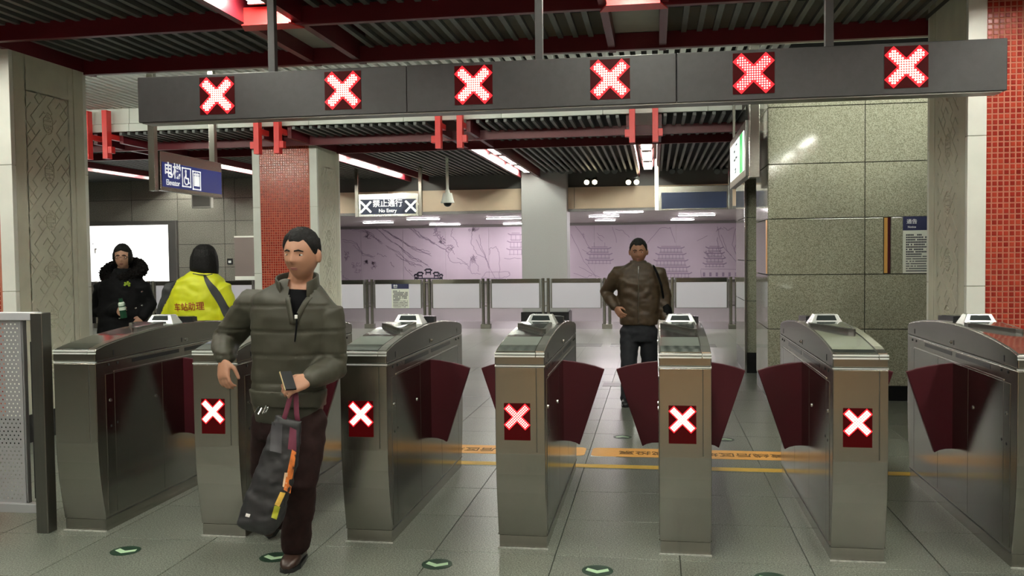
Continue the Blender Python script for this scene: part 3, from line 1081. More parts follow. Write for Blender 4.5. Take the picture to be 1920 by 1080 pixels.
# ================================================================== HANGING SIGNS
# elevator sign: hangs in the plane x = -4.8, face towards +x
e = thing('elevator_sign', 'blue hanging elevator sign with wheelchair and lift symbols', 'sign', (-4.8, 8.24, 0))
MB().box((-0.06, 0, 2.235), (0.0, 1.27, 2.625)).build('frame', 'steel', e, bevel=0.004)
MB().box((-0.05, 0.03, 2.275), (0.004, 1.255, 2.520)).build('sign_face', 'sign_blue', e)
for y in (-0.06, 1.16):
    MB().box((-0.07, y - 0.035, 2.225 if y < 0 else 2.6), (-0.005, y + 0.03, 4.35)).build('hanger_post', 'steel', e, bevel=0.003)
text('lettering', '电梯', 0.165, 'sign_white', e, (0.006, 0.22, 2.435), FACE_PX, 0.014)
text('lettering', 'Elevator', 0.078, 'sign_white', e, (0.006, 0.22, 2.322), FACE_PX, 0.012)


def pictogram_frame(mb, yc, zc, w_, h_, th=0.012):
    for (a, b, c, d) in ((-w_, -h_, w_, -h_ + th), (-w_, h_ - th, w_, h_), (-w_, -h_, -w_ + th, h_), (w_ - th, -h_, w_, h_)):
        mb.box((0.004, yc + a, zc + b), (0.007, yc + c, zc + d))


pm = MB()
pictogram_frame(pm, 0.49, 2.40, 0.088, 0.100)
pm.cyl((0.004, 0.475, 2.462), (0.007, 0.475, 2.462), 0.016, 10)
pm.box((0.004, 0.466, 2.39), (0.007, 0.486, 2.445))
pm.box((0.004, 0.476, 2.383), (0.007, 0.528, 2.398))
pm.box((0.004, 0.518, 2.345), (0.007, 0.534, 2.392))
pm.box((0.004, 0.532, 2.340), (0.007, 0.552, 2.352))
for k in range(11):
    a0, a1 = math.radians(120 + k * 20), math.radians(120 + (k + 1) * 20)
    pts = [(0.487 + r * math.cos(a), 2.370 + r * math.sin(a)) for r, a in ((0.050, a0), (0.050, a1), (0.038, a1), (0.038, a0))]
    pm.prism(pts, 0.004, 0.007, 'x')
pm.build('wheelchair_symbol', 'sign_white', e)
pm = MB()
pictogram_frame(pm, 0.70, 2.385, 0.085, 0.100)
for k in (-1, 0, 1):
    yc = 0.70 + k * 0.042
    pm.box((0.004, yc - 0.014, 2.325), (0.007, yc + 0.014, 2.43))
    pm.cyl((0.004, yc, 2.448), (0.007, yc, 2.448), 0.012, 8)
pm.box((0.004, 0.675, 2.325), (0.0065, 0.682, 2.465))
pm.box((0.004, 0.718, 2.325), (0.0065, 0.725, 2.465))
pm.build('lift_symbol', 'sign_white', e)

# exit sign seen from the side near the granite corner, face towards -x
e = thing('exit_sign', 'lit green and white exit sign seen edge on by the granite corner', 'sign', (0.95, 0, 0))
MB().box((0.0, 9.80, 2.36), (0.07, 11.80, 2.95)).build('frame', 'steel_dark', e, bevel=0.004)
MB().box((-0.004, 9.95, 2.44), (0.02, 11.68, 2.86)).build('sign_face', 'exit_white', e)
MB().box((-0.007, 10.10, 2.44), (0.0, 10.42, 2.86)).build('green_band', 'exit_green', e)
text('lettering', '出口', 0.24, 'ink', e, (-0.006, 10.95, 2.72), FACE_NX, 0.01)
text('lettering', 'Exit', 0.13, 'ink', e, (-0.006, 10.95, 2.53), FACE_NX, 0.01)
MB().box((0.02, 9.58, 2.33), (0.12, 9.76, 4.35)).build('hanger_post', 'steel', e, bevel=0.004)
MB().box((0.03, 9.74, 2.40), (0.06, 9.82, 2.46)).build('mounting_arm', 'steel', e)
MB().box((0.03, 9.74, 2.85), (0.06, 9.82, 2.91)).build('mounting_arm', 'steel', e)
MB().box((0.02, 11.6, 2.9), (0.05, 11.7, 4.35)).build('hanger_post', 'steel', e)

# no entry sign over the barrier
NX0, NX1, NY = -6.256, -4.944, 18.55
e = thing('no_entry_sign', 'navy no entry sign with two white crosses in a steel frame', 'sign', (NX0, NY, 0))
W_ = NX1 - NX0
MB().box((0, 0.0, 2.40), (W_, 0.08, 2.885)).build('frame', 'steel_bright', e, bevel=0.006)
MB().box((0.05, -0.006, 2.449), (W_ - 0.05, 0.02, 2.765)).build('sign_face', 'sign_navy', e)
text('lettering', '禁止通行', 0.165, 'sign_white', e, (W_ / 2 - 0.01, -0.008, 2.668), FRONT, 0.012)
text('lettering', 'No Entry', 0.105, 'sign_white', e, (W_ / 2 - 0.01, -0.008, 2.520), FRONT, 0.016)
for xc in (0.165, W_ - 0.16):
    m_ = MB()
    for sgn in (1, -1):
        a = 0.115
        q = 0.015
        pts = [(xc - a - q * sgn, 2.607 - sgn * a + q), (xc - a + q * sgn, 2.607 - sgn * a - q), (xc + a + q * sgn, 2.607 + sgn * a - q), (xc + a - q * sgn, 2.607 + sgn * a + q)]
        m_.prism(pts, -0.0095 - (0.0005 if sgn > 0 else 0), -0.006, 'y')
    m_.build('white_cross', 'sign_white', e)
for x_, mt in ((-0.045, 'beam_red'), (W_ + 0.045, 'gold')):
    MB().box((x_ - 0.035, 0.0, 2.40), (x_ + 0.035, 0.08, ZS + 0.05)).build('hanger_post', 'steel', e, bevel=0.004)

e = thing('blank_sign', 'blank dark blue hanging sign left of the granite pilaster', 'sign', (0.083, 18.55, 0))
MB().box((0.0, 0, 2.42), (1.38, 0.08, 2.90)).build('frame', 'steel', e, bevel=0.005)
MB().box((0.055, -0.006, 2.449), (1.345, 0.02, 2.775)).build('sign_face', 'sign_deepblue', e)
for x_ in (-0.04, 1.42):
    MB().box((x_ - 0.04, 0.0, 2.42), (x_ + 0.04, 0.08, ZS + 0.05)).build('hanger_post', 'steel_bright', e, bevel=0.004)

e = thing('hanging_screen', 'grey hanging screen left of the red mosaic pillar', 'screen', (-9.35, 17.6, 0))
MB().box((-0.22, 0, 2.60), (0.22, 0.10, 3.22)).build('casing', 'wall_grey', e, bevel=0.01)
MB().box((-0.19, -0.004, 2.64), (0.19, 0.01, 3.18)).build('screen', 'fascia_dark', e)
MB().box((-0.03, 0.03, 3.2), (0.03, 0.08, ZS + 0.05)).build('hanger_post', 'steel_dark', e)

# dome camera
c0 = P(839, 366, 17.0)
e = thing('dome_camera', 'white dome security camera on a ceiling pole', 'camera', (c0.x, 17.0, 0))
MB().cyl((0, 0, c0.z + 0.10), (0, 0, ZS + 0.05), 0.028, 10).build('pole', 'cctv_white', e)
MB().cyl((0, 0, c0.z + 0.03), (0, 0, c0.z + 0.12), 0.055, 14, 0.03).build('neck', 'cctv_white', e)
MB().cyl((0, 0, c0.z - 0.13), (0, 0, c0.z + 0.04), 0.125, 20, 0.085).build('housing', 'cctv_white', e)
MB().cyl((0, 0, c0.z - 0.15), (0, 0, c0.z - 0.125), 0.132, 20).build('rim', 'cctv_white', e)
MB().ell((0, 0, c0.z - 0.15), (0.082, 0.082, 0.075)).build('dome_glass', 'cctv_dome', e, smooth=True)

# spot lamps under the far slats
for i, (px, lit) in enumerate(((760, 0), (820, 0), (907, 0), (999, 0), (1062, 0), (1108, 1), (1145, 0), (1186, 1), (1268, 0), (1352, 0))):
    c = P(px, 318 if not lit else 338, 20.55)
    e = thing('spot_lamp', '%s spot lamp pair under the far slats, %s from the left' % ('glowing' if lit else 'dark', ORD[i]), 'lamp', (c.x, 20.55, c.z), 0, 'spot lamps under the far ceiling')
    for s in (-1, 1):
        b = MB().cyl((s * 0.09, 0.06, 0.03), (s * 0.09, -0.09, -0.05), 0.065, 12).build('spot_head', 'spot_body', e)
        MB().cyl((s * 0.09, -0.0905, -0.0503), (s * 0.09, -0.1, -0.0553), 0.055 if lit else 0.05, 12).build('lens', 'spot_lit' if lit else 'spot_body', b)
    MB().box((-0.12, -0.02, 0.05), (0.12, 0.02, ZS - c.z + 0.02)).build('mounting_bar', 'spot_body', e)

# ================================================================== BARRIER
PX0, PP = 1.57, 1.2775
for i in range(12):
    x = PX0 - PP * i
    e = thing('barrier_post', 'twin steel barrier post, %s counting from the granite pilaster' % ORD[i], 'post', (x, 18.7, 0), 0, 'posts of the far barrier')
    for s in (-1, 1):
        MB().cyl((s * 0.055, 0, 0.08), (s * 0.055, 0, 1.056), 0.032, 12).build('pole', 'steel', e, smooth=False)
    MB().box((-0.104, -0.07, 0), (0.104, 0.07, 0.10)).build('base_plate', 'steel', e, bevel=0.006)
    MB().box((-0.09, -0.02, 0.97), (0.09, 0.02, 0.99)).build('clamp', 'steel', e)
    MB().box((-0.09, -0.02, 0.47), (0.09, 0.02, 0.49)).build('clamp', 'steel', e)
    if i < 11:
        e = thing('barrier_screen', 'white frosted barrier panel, %s counting from the granite pilaster' % ORD[i], 'panel', (x - PP / 2, 18.7, 0), 0, 'frosted panels of the far barrier')
        hw = PP / 2 - 0.136
        MB().box((-hw, -0.012, 0.434), (hw, 0.012, 0.952)).build('frosted_sheet', 'panel_frost', e)
        MB().box((-hw, -0.016, 0.956), (hw, 0.016, 1.045)).build('top_rail', 'steel_side', e)
        MB().box((-hw, -0.014, 0.424), (hw, 0.014, 0.434)).build('bottom_edge', 'lightbox_frame', e)
        MB().box((-hw - 0.03, -0.014, 0.43), (-hw, 0.014, 1.045)).build('side_frame', 'steel_dark', e)
        MB().box((hw, -0.014, 0.43), (hw + 0.03, 0.014, 1.045)).build('side_frame', 'steel_dark', e)


def notice(name, label, x0, x1, y, z0, z1, zs, rows, heading, sub, hs):
    e = thing(name, label, 'notice', ((x0 + x1) / 2, y, 0))
    w_ = (x1 - x0) / 2
    MB().box((-w_, -0.004, z0), (w_, 0, zs)).build('paper', 'paper', e)
    MB().box((-w_, -0.005, zs), (w_, 0, z1)).build('header', 'print_navy', e)
    text('lettering', heading, hs, 'print_white', e, (-w_ * 0.55, -0.006, zs + (z1 - zs) * 0.62), FRONT, 0.01)
    text('lettering', sub, hs * 0.55, 'print_white', e, (-w_ * 0.55, -0.006, zs + (z1 - zs) * 0.24), FRONT, 0.02)
    r = random.Random(3)
    ln = MB()
    zz = zs - (zs - z0) * 0.09
    for k in range(rows):
        fine = k > rows * 0.55
        dz = (zs - z0) * 0.9 / rows
        x = -w_ * 0.84
        end = w_ * (0.84 if k not in (0, rows // 2) else -0.1)
        while x < end:
            cw = dz * (0.36 if fine else 0.62)
            if r.random() > 0.12:
                ln.box((x, -0.0052, zz - dz * (0.46 if fine else 0.62)), (x + cw * 0.8, -0.004, zz))
            x += cw
        zz -= dz
    tag(ln.build('small_print', 'ink', e), kind='stuff')
    return e


notice('wall_notice', 'white notice with navy heading on the granite wall behind the right pillar', 2.518, 2.90, BY - 0.001, 1.324, 1.905, 1.764, 16, '通告', 'Notice', 0.052)
notice('barrier_notice', 'small white notice with navy top taped to a frosted barrier panel', -5.594, -5.213, 18.685, 0.434, 0.955, 0.85, 12, '通告', 'Notice', 0.05)

# light box and panel on the back left wall
e = thing('light_box', 'large glowing white light box on the back left wall', 'light box', (-12.5, 20.0, 0))
MB().box((-1.22, -0.10, 0.93), (1.27, 0, 2.46)).build('frame', 'lightbox_frame', e, bevel=0.008)
MB().box((-1.10, -0.104, 1.02), (1.06, -0.09, 2.36)).build('lit_face', 'lightbox_face', e)
mk = MB()
mk.box((-0.86, -0.106, 1.70), (-0.83, -0.104, 1.82))
mk.box((-0.83, -0.106, 1.79), (-0.80, -0.104, 1.82))
mk.box((-0.92, -0.106, 1.92), (-0.88, -0.104, 1.94))
mk.build('printed_marks', 'wall_grey', e)
e = thing('wall_panel', 'dull brown display panel on the back wall beside the red pillar', 'panel', (-9.55, 20.0, 0))
plain('panel_brown', (0.20, 0.16, 0.15), 0.35)
MB().box((-0.24, -0.05, 1.03), (0.35, 0, 2.07)).build('board', 'panel_brown', e)
MB().box((-0.24, -0.06, 2.03), (0.35, 0, 2.07)).build('top_edge', 'stone_white', e)
MB().box((-0.24, -0.055, 1.03), (0.35, 0, 1.12)).build('bottom_edge', 'stone_white', e)
e = thing('wall_socket', 'small dark socket plate on the back wall tiles', 'socket', (-9.93, 20.0, 0))
MB().box((-0.07, -0.02, 1.40), (0.07, 0, 1.54)).build('plate', 'reader_black', e, bevel=0.006)
MB().box((-0.035, -0.024, 1.435), (0.035, -0.018, 1.49)).build('socket_face', 'print_white', e)

# ================================================================== MURAL
MY = 29.08
mural_l = thing('mural', 'lilac line drawing mural of rivers and pagodas left of the grey column', 'mural', (0, MY, 0))
mural_r = thing('mural', 'pinkish line drawing mural of palace halls right of the grey column', 'mural', (0, MY, 0))
aL, bL = P(600, 424, MY), P(1000, 527, MY)
aR, bR = P(1040, 420, MY), P(1425, 527, MY)
for t, a, b in ((mural_l, aL, bL), (mural_r, aR, bR)):
    n = 5
    for k in range(n):
        xa, xb2 = a.x + (b.x - a.x) * k / n, a.x + (b.x - a.x) * (k + 1) / n
        MB().box((xa + 0.003, -0.06, 0.70), (xb2 - 0.003, 0, 2.46)).build('mural_panel', 'mural_ground', t)
    MB().box((a.x, -0.07, 0.60), (b.x, 0, 0.70)).build('lower_edge', 'lightbox_frame', t)


def stroke(mb, pts, w_, depth=0.0):
    q = [P(x, y, MY - 0.06) for x, y in pts]
    for a, b in zip(q, q[1:]):
        d = Vector((b.x - a.x, 0, b.z - a.z))
        if d.length < 1e-6:
            continue
        n = Vector((-d.z, 0, d.x)).normalized() * w_ / 2
        d = d.normalized() * w_ * 0.3
        mb.prism([(a.x - d.x - n.x, a.z - d.z - n.z), (b.x + d.x - n.x, b.z + d.z - n.z), (b.x + d.x + n.x, b.z + d.z + n.z), (a.x - d.x + n.x, a.z - d.z + n.z)], -0.064, -0.059, 'y')


def zz(px, py):                      # photo pixels of the mural detail view
    return (620 + px * 0.198, 390 + py * 0.198)


def wob(pts, amp, seed, n=5):
    r = random.Random(seed)
    out = []
    for a, b in zip(pts, pts[1:]):
        for k in range(n):
            t = k / n
            out.append((a[0] + (b[0] - a[0]) * t + r.uniform(-amp, amp), a[1] + (b[1] - a[1]) * t + r.uniform(-amp, amp)))
    out.append(pts[-1])
    return out


ml = MB()
LW = 0.014
left_lines = [
    [(180, 200), (320, 215), (480, 320)], [(290, 190), (380, 240), (470, 325)], [(420, 180), (540, 290), (650, 360), (760, 450), (920, 540)],
    [(480, 190), (640, 290), (760, 370), (940, 440)], [(520, 215), (700, 330), (820, 385), (935, 415)], [(520, 350), (640, 420), (740, 510), (860, 545)],
    [(610, 430), (690, 490), (790, 540)], [(650, 370), (760, 470), (860, 500)], [(740, 180), (830, 260), (930, 300), (1060, 380), (1110, 410)],
    [(780, 185), (860, 265), (990, 330)], [(110, 300), (230, 320), (290, 420), (400, 460)], [(210, 350), (270, 400), (310, 460), (420, 455)],
    [(1110, 420), (1130, 500), (1200, 520), (1290, 530), (1310, 580)], [(1200, 470), (1240, 500), (1300, 530)], [(1340, 230), (1330, 330), (1380, 430), (1470, 480), (1500, 570)],
    [(1400, 260), (1420, 350), (1460, 450), (1520, 600), (1570, 670)], [(1380, 300), (1440, 420), (1490, 520)], [(1500, 440), (1510, 380), (1560, 370), (1600, 430), (1600, 670)],
    [(980, 200), (1000, 260), (1060, 330), (1100, 360)], [(1030, 240), (1050, 300), (1090, 330)], [(1150, 190), (1140, 260), (1190, 320), (1210, 370)],
    [(1110, 350), (1150, 400), (1170, 440)], [(440, 430), (480, 450), (530, 460)], [(560, 510), (590, 550), (600, 560)], [(740, 580), (770, 600)],
    [(1430, 660), (1480, 605), (1690, 605), (1700, 640), (1620, 665), (1430, 665)], [(1640, 480), (1800, 478)], [(110, 640), (140, 670), (180, 682)],
    [(1330, 470), (1320, 560), (1340, 620), (1420, 625)], [(1350, 470), (1390, 540), (1400, 600)], [(700, 560), (820, 690)],
]
for i, l in enumerate(left_lines):
    stroke(ml, [zz(*p) for p in wob(l, 7, i)], LW)
for i, l in enumerate(left_lines[:11]):
    stroke(ml, [zz(p[0] + 14, p[1] + 16) for p in wob(l, 8, i + 70)], LW * 0.8)
sm = MB()


def pagoda(mb, x, y, w_, tiers, th):
    for k in range(tiers):
        wk = w_ * (1 - 0.10 * (tiers - 1 - k))
        yy = y + k * th
        stroke(mb, [(x - wk / 2 - 4, yy + 1), (x - wk / 2, yy + 3), (x + wk / 2, yy + 3), (x + wk / 2 + 4, yy + 1)], 0.032)
        stroke(mb, [(x - wk / 2 + 3, yy), (x + wk / 2 - 3, yy)], 0.02)
        m = max(2, int(wk / 7))
        for q in range(m + 1):
            xx = x - wk / 2 + 2 + (wk - 4) * q / m
            stroke(mb, [(xx, yy + 4), (xx, yy + th - 1)], 0.016)
        stroke(mb, [(x - wk / 2, yy + th - 2), (x + wk / 2, yy + th - 2)], 0.016)


for bx, by, bw_, bh in ((1350, 200, 100, 24), (150, 450, 34, 60), (245, 560, 60, 90), (405, 540, 40, 60), (1130, 370, 50, 60), (1010, 220, 40, 80), (1350, 480, 50, 70), (350, 250, 50, 70),
                        (340, 510, 30, 20), (1050, 300, 46, 50)):
    r = random.Random(bx)
    for q in range(16):
        a = r.uniform(-0.5, 0.5)
        yy = r.uniform(-0.5, 0.5)
        stroke(sm, [zz(bx + a * bw_, by + yy * bh), zz(bx + a * bw_ + r.uniform(-14, 14), by + yy * bh + r.uniform(-12, 16)), zz(bx + a * bw_ + r.uniform(-22, 22), by + yy * bh + r.uniform(-10, 22))], 0.018)
pagoda(sm, 967, 437, 26, 3, 14)
# little gate house emblem at the lower edge
em = MB()
for x, w_, y in ((788, 11, 513), (803, 13, 507), (818, 11, 513), (780, 6, 517), (827, 6, 517)):
    stroke(em, [(x - w_ / 2, y), (x - w_ / 4, y - 2.2), (x + w_ / 4, y - 2.2), (x + w_ / 2, y)], 0.05)
    stroke(em, [(x - w_ / 3, y + 4), (x + w_ / 3, y + 4)], 0.05)
    stroke(em, [(x - w_ / 3, y + 1), (x - w_ / 3, y + 8)], 0.03)
    stroke(em, [(x + w_ / 3, y + 1), (x + w_ / 3, y + 8)], 0.03)
stroke(em, [(779, 522), (828, 522)], 0.04)
tag(ml.build('line_drawing', 'mural_line', mural_l), kind='stuff')
tag(sm.build('shaded_motifs', 'mural_shade', mural_l), kind='stuff')
em.build('gatehouse_emblem', 'ink', mural_l)
mr = MB()
pagoda(mr, 1124, 463, 44, 3, 11)
stroke(mr, [(1092, 468), (1102, 474), (1108, 470)], LW)
for s in (-1, 1):
    stroke(mr, [(1124 + s * 10, 455), (1124 + s * 10, 463)], LW)
pagoda(mr, 1258, 462, 70, 5, 12)
pagoda(mr, 1340, 462, 36, 4, 10)
for i, l in enumerate(([(1080, 425), (1110, 470)], [(1072, 440), (1095, 490), (1118, 520)], [(1085, 500), (1125, 520)], [(1215, 455), (1236, 428), (1258, 427)], [(1256, 427), (1266, 455)],
                       [(1148, 425), (1156, 455)], [(1155, 430), (1168, 432), (1180, 445)], [(1345, 425), (1352, 455), (1362, 470), (1372, 480)], [(1380, 428), (1372, 458), (1384, 480)],
                       [(1356, 427), (1366, 432), (1376, 427)], [(1352, 440), (1364, 470), (1380, 490)], [(1345, 445), (1346, 465), (1360, 485)], [(1384, 450), (1376, 470), (1388, 492)],
                       [(1315, 505), (1390, 505)], [(1315, 520), (1390, 520)], [(1315, 505), (1315, 520)], [(1075, 512), (1100, 520), (1110, 515)])):
    stroke(mr, wob(l, 1.2, 200 + i, 4), LW)
for q in range(6):
    stroke(mr, [(1320 + q * 12, 512), (1320 + q * 12, 517)], 0.07)
for q in range(10):
    r = random.Random(q)
    bx, by = r.choice(((1102, 440), (1330, 478), (1318, 445), (1350, 430), (1125, 445))), 0
    stroke(mr, wob([(bx[0] + r.uniform(-10, 10), bx[1] + r.uniform(-8, 8)), (bx[0] + r.uniform(-12, 12), bx[1] + r.uniform(-8, 10))], 2, q, 4), LW)
tag(mr.build('line_drawing', 'mural_line', mural_r), kind='stuff')

# ================================================================== FLOOR MARKS
slabels = ['round green arrow sticker before the far left lane', 'round green arrow sticker at the shoe of the olive jacket man', 'round green arrow sticker before the lane right of the olive jacket man',
           'round green arrow sticker before the middle lane', 'round green arrow sticker cut off by the lower edge', 'round green arrow sticker behind the middle lane',
           'round green arrow sticker behind the lane right of the brown jacket man']
disc = MB().cyl((0, 0, 0), (0, 0, 0.0012), 0.078, 28).mesh('disc', 'sticker_green')
arr = MB().prism([(0, -0.042), (0.058, -0.004), (0.050, 0.030), (0, -0.002), (-0.050, 0.030), (-0.058, -0.004)], 0.001, 0.0018, 'z').mesh('arrow', 'sticker_arrow')
rim = MB()
for (x, y, z), lb, fl in zip(((-2.815, 4.385, 0), (-1.969, 4.387, 0), (-1.10, 4.39, 0), (-0.289, 4.398, 0), (0.541, 4.40, 0), (-0.281, 7.66, 0), (0.569, 7.64, 0)), slabels, (0, 0, 0, 0, 0, 1, 1)):
    t = thing('arrow_sticker', lb, 'sticker', (x, y, 0.0002), math.pi if fl else 0.0, 'green arrow stickers on the floor')
    link('disc', disc, t)
    link('arrow', arr, t)
yl = tag(MB().box((-2.2, 6.537, 0.0002), (1.98, 6.640, 0.0016)).build('floor_line', 'yellow_tape'), 'thin yellow floor line behind the gates', 'floor marking')
for x0, lb in ((-0.50, 'orange floor strip with dark writing between the middle and right gates'), (-2.50, 'orange floor strip with dark writing behind the left gates')):
    t = thing('text_strip', lb, 'floor marking', (x0, 6.91, 0.0002), 0, 'orange floor strips')
    L = 1.95
    rr_ = 0.05
    pts = []
    for cx_, cy_, a0 in ((L - rr_, rr_, -90), (L - rr_, 0.30 - rr_, 0), (rr_, 0.30 - rr_, 90), (rr_, rr_, 180)):
        for q in range(5):
            a = math.radians(a0 + q * 22.5)
            pts.append((cx_ + rr_ * math.cos(a), cy_ + rr_ * math.sin(a)))
    MB().box((0.0 if x0 > -1 else 0.3, -0.012, 0), (0.2 if x0 > -1 else 0.5, 0.1, 0.0006)).build('worn_corner', 'print_white', t)
    MB().prism(pts, 0.0006, 0.0016, 'z').build('strip', 'orange_tape', t)
    me_o = text('lettering', '请在黄线后区域刷卡或投票', 0.128, 'tape_print', t, (L / 2, 0.15, 0.0024), (0, 0, math.pi), 0.008)

# ================================================================== PERFORATED SCREEN
e = thing('perforated_screen', 'grey perforated metal screen panel at the left edge', 'screen', (0, 4.64, 0))
fx1 = P(46, 700, 4.64).x
fx0 = fx1 - 0.62
z0, z1 = 0.165, 1.222
pitch = 0.0265
nx, nz = int((fx1 - fx0 - 0.02) / pitch), int((z1 - z0 - 0.02) / (pitch * 0.866))
ps = MB()
thin = 0.002
hr = 0.0054
xs0, zs0 = fx1 - 0.012 - nx * pitch, z1 - 0.012 - nz * pitch * 0.866
vz = pitch * 0.866
for j in range(nz):
    sh = pitch / 2 if j % 2 else 0.0
    for i in range(nx - 1):
        x_, z_ = xs0 + i * pitch + sh, zs0 + j * vz
        cx_, cz_ = x_ + pitch / 2, z_ + vz / 2
        out = [(x_, z_), (x_ + pitch / 2, z_), (x_ + pitch, z_), (x_ + pitch, z_ + vz / 2), (x_ + pitch, z_ + vz), (x_ + pitch / 2, z_ + vz), (x_, z_ + vz), (x_, z_ + vz / 2)]
        angs = [225, 270, 315, 0, 45, 90, 135, 180]
        inn = [(cx_ + hr * math.cos(math.radians(a)), cz_ + hr * math.sin(math.radians(a))) for a in angs]
        vs = [(a, 0.0, b) for a, b in out] + [(a, 0.0, b) for a, b in inn] + [(a, thin, b) for a, b in inn]
        ps.add(vs, [(k, (k + 1) % 8, (k + 1) % 8 + 8, k + 8) for k in range(8)] + [(k + 8, (k + 1) % 8 + 8, (k + 1) % 8 + 16, k + 16) for k in range(8)])
ps.box((fx0, 0, z0), (xs0 + pitch / 2, thin, z1)).box((fx1 - 0.014, 0, z0), (fx1, thin, z1)).box((fx0, 0, z0), (fx1, thin, zs0)).box((fx0, 0, z1 - 0.012), (fx1, thin, z1))
xe = xs0 + (nx - 1) * pitch
for j in range(nz):
    z_ = zs0 + j * vz
    if j % 2 == 0:
        ps.box((xe, 0, z_), (fx1 - 0.01, thin, z_ + vz))
    else:
        ps.box((xe + pitch / 2, 0, z_), (fx1 - 0.01, thin, z_ + vz))
ps.build('perforated_sheet', 'perforated', e)
MB().box((fx0, 0.01, 0.60), (fx1 - 0.03, 0.03, 0.62)).build('inner_bar', 'joint_dark', e)
MB().box((fx1, -0.006, z0), (fx1 + 0.006, 0.02, z1)).build('sheet_edge', 'lightbox_frame', e)
MB().box((fx0, -0.02, 1.222), (-3.475, 0.03, 1.268)).build('top_rail', 'rail_light', e, bevel=0.004)
MB().box((fx0, -0.02, 0.11), (-3.50, 0.03, 0.163)).build('bottom_rail', 'perforated', e, bevel=0.004)
MB().box((-3.506, -0.035, 0.0), (-3.432, 0.045, 1.264)).build('post', 'steel_dark', e, bevel=0.004)
MB().box((-3.518, -0.025, 0.2), (-3.506, 0.0, 1.10)).build('post_slot', 'void_black', e)
MB().box((fx0 - 0.03, -0.03, 0.0), (fx0, 0.04, 1.264)).build('post', 'steel_dark', e, bevel=0.004)

# ================================================================== PEOPLE
UPV = Vector((0, 0, 1))


def remeshed(mb, name, mat, voxel, smooth=2, disp=None, cut=None):
    me = bpy.data.meshes.new(name)
    me.from_pydata(mb.v, [], mb.f)
    bm = bmesh.new()
    bm.from_mesh(me)
    bmesh.ops.recalc_face_normals(bm, faces=bm.faces)
    bm.to_mesh(me)
    bm.free()
    o = bpy.data.objects.new(name, me)
    COL.objects.link(o)
    m = o.modifiers.new('remesh', 'REMESH')
    m.mode = 'VOXEL'
    m.voxel_size = voxel
    if smooth:
        s = o.modifiers.new('smooth', 'SMOOTH')
        s.factor = 0.5
        s.iterations = smooth
    bpy.context.view_layer.update()
    out = bpy.data.meshes.new_from_object(o.evaluated_get(bpy.context.evaluated_depsgraph_get()))
    bpy.data.objects.remove(o)
    if disp:
        nr = [v.normal.copy() for v in out.vertices]
        for v, n in zip(out.vertices, nr):
            v.co += n * disp(v.co, n)
    if cut:
        bm = bmesh.new()
        bm.from_mesh(out)
        bmesh.ops.delete(bm, geom=[f for f in bm.faces if cut(f.calc_center_median())], context='FACES')
        bm.to_mesh(out)
        bm.free()
    out.polygons.foreach_set('use_smooth', [True] * len(out.polygons))
    out.materials.clear()
    out.materials.append(MATS[mat])
    out.name = name
    return out


def part(name, me, root, base):
    me.transform(Matrix.Translation(-Vector(base)))
    return link(name, me, root)


def frame(yaw, pitch=0.0, roll=0.0):
    """columns: right (person's left when facing us), forward, up; yaw 0 looks towards -y"""
    M = Matrix.Rotation(math.radians(yaw), 3, 'Z') @ Matrix.Rotation(math.radians(pitch), 3, 'X') @ Matrix.Rotation(math.radians(roll), 3, 'Y')
    return M @ Matrix(((1, 0, 0), (0, -1, 0), (0, 0, 1)))


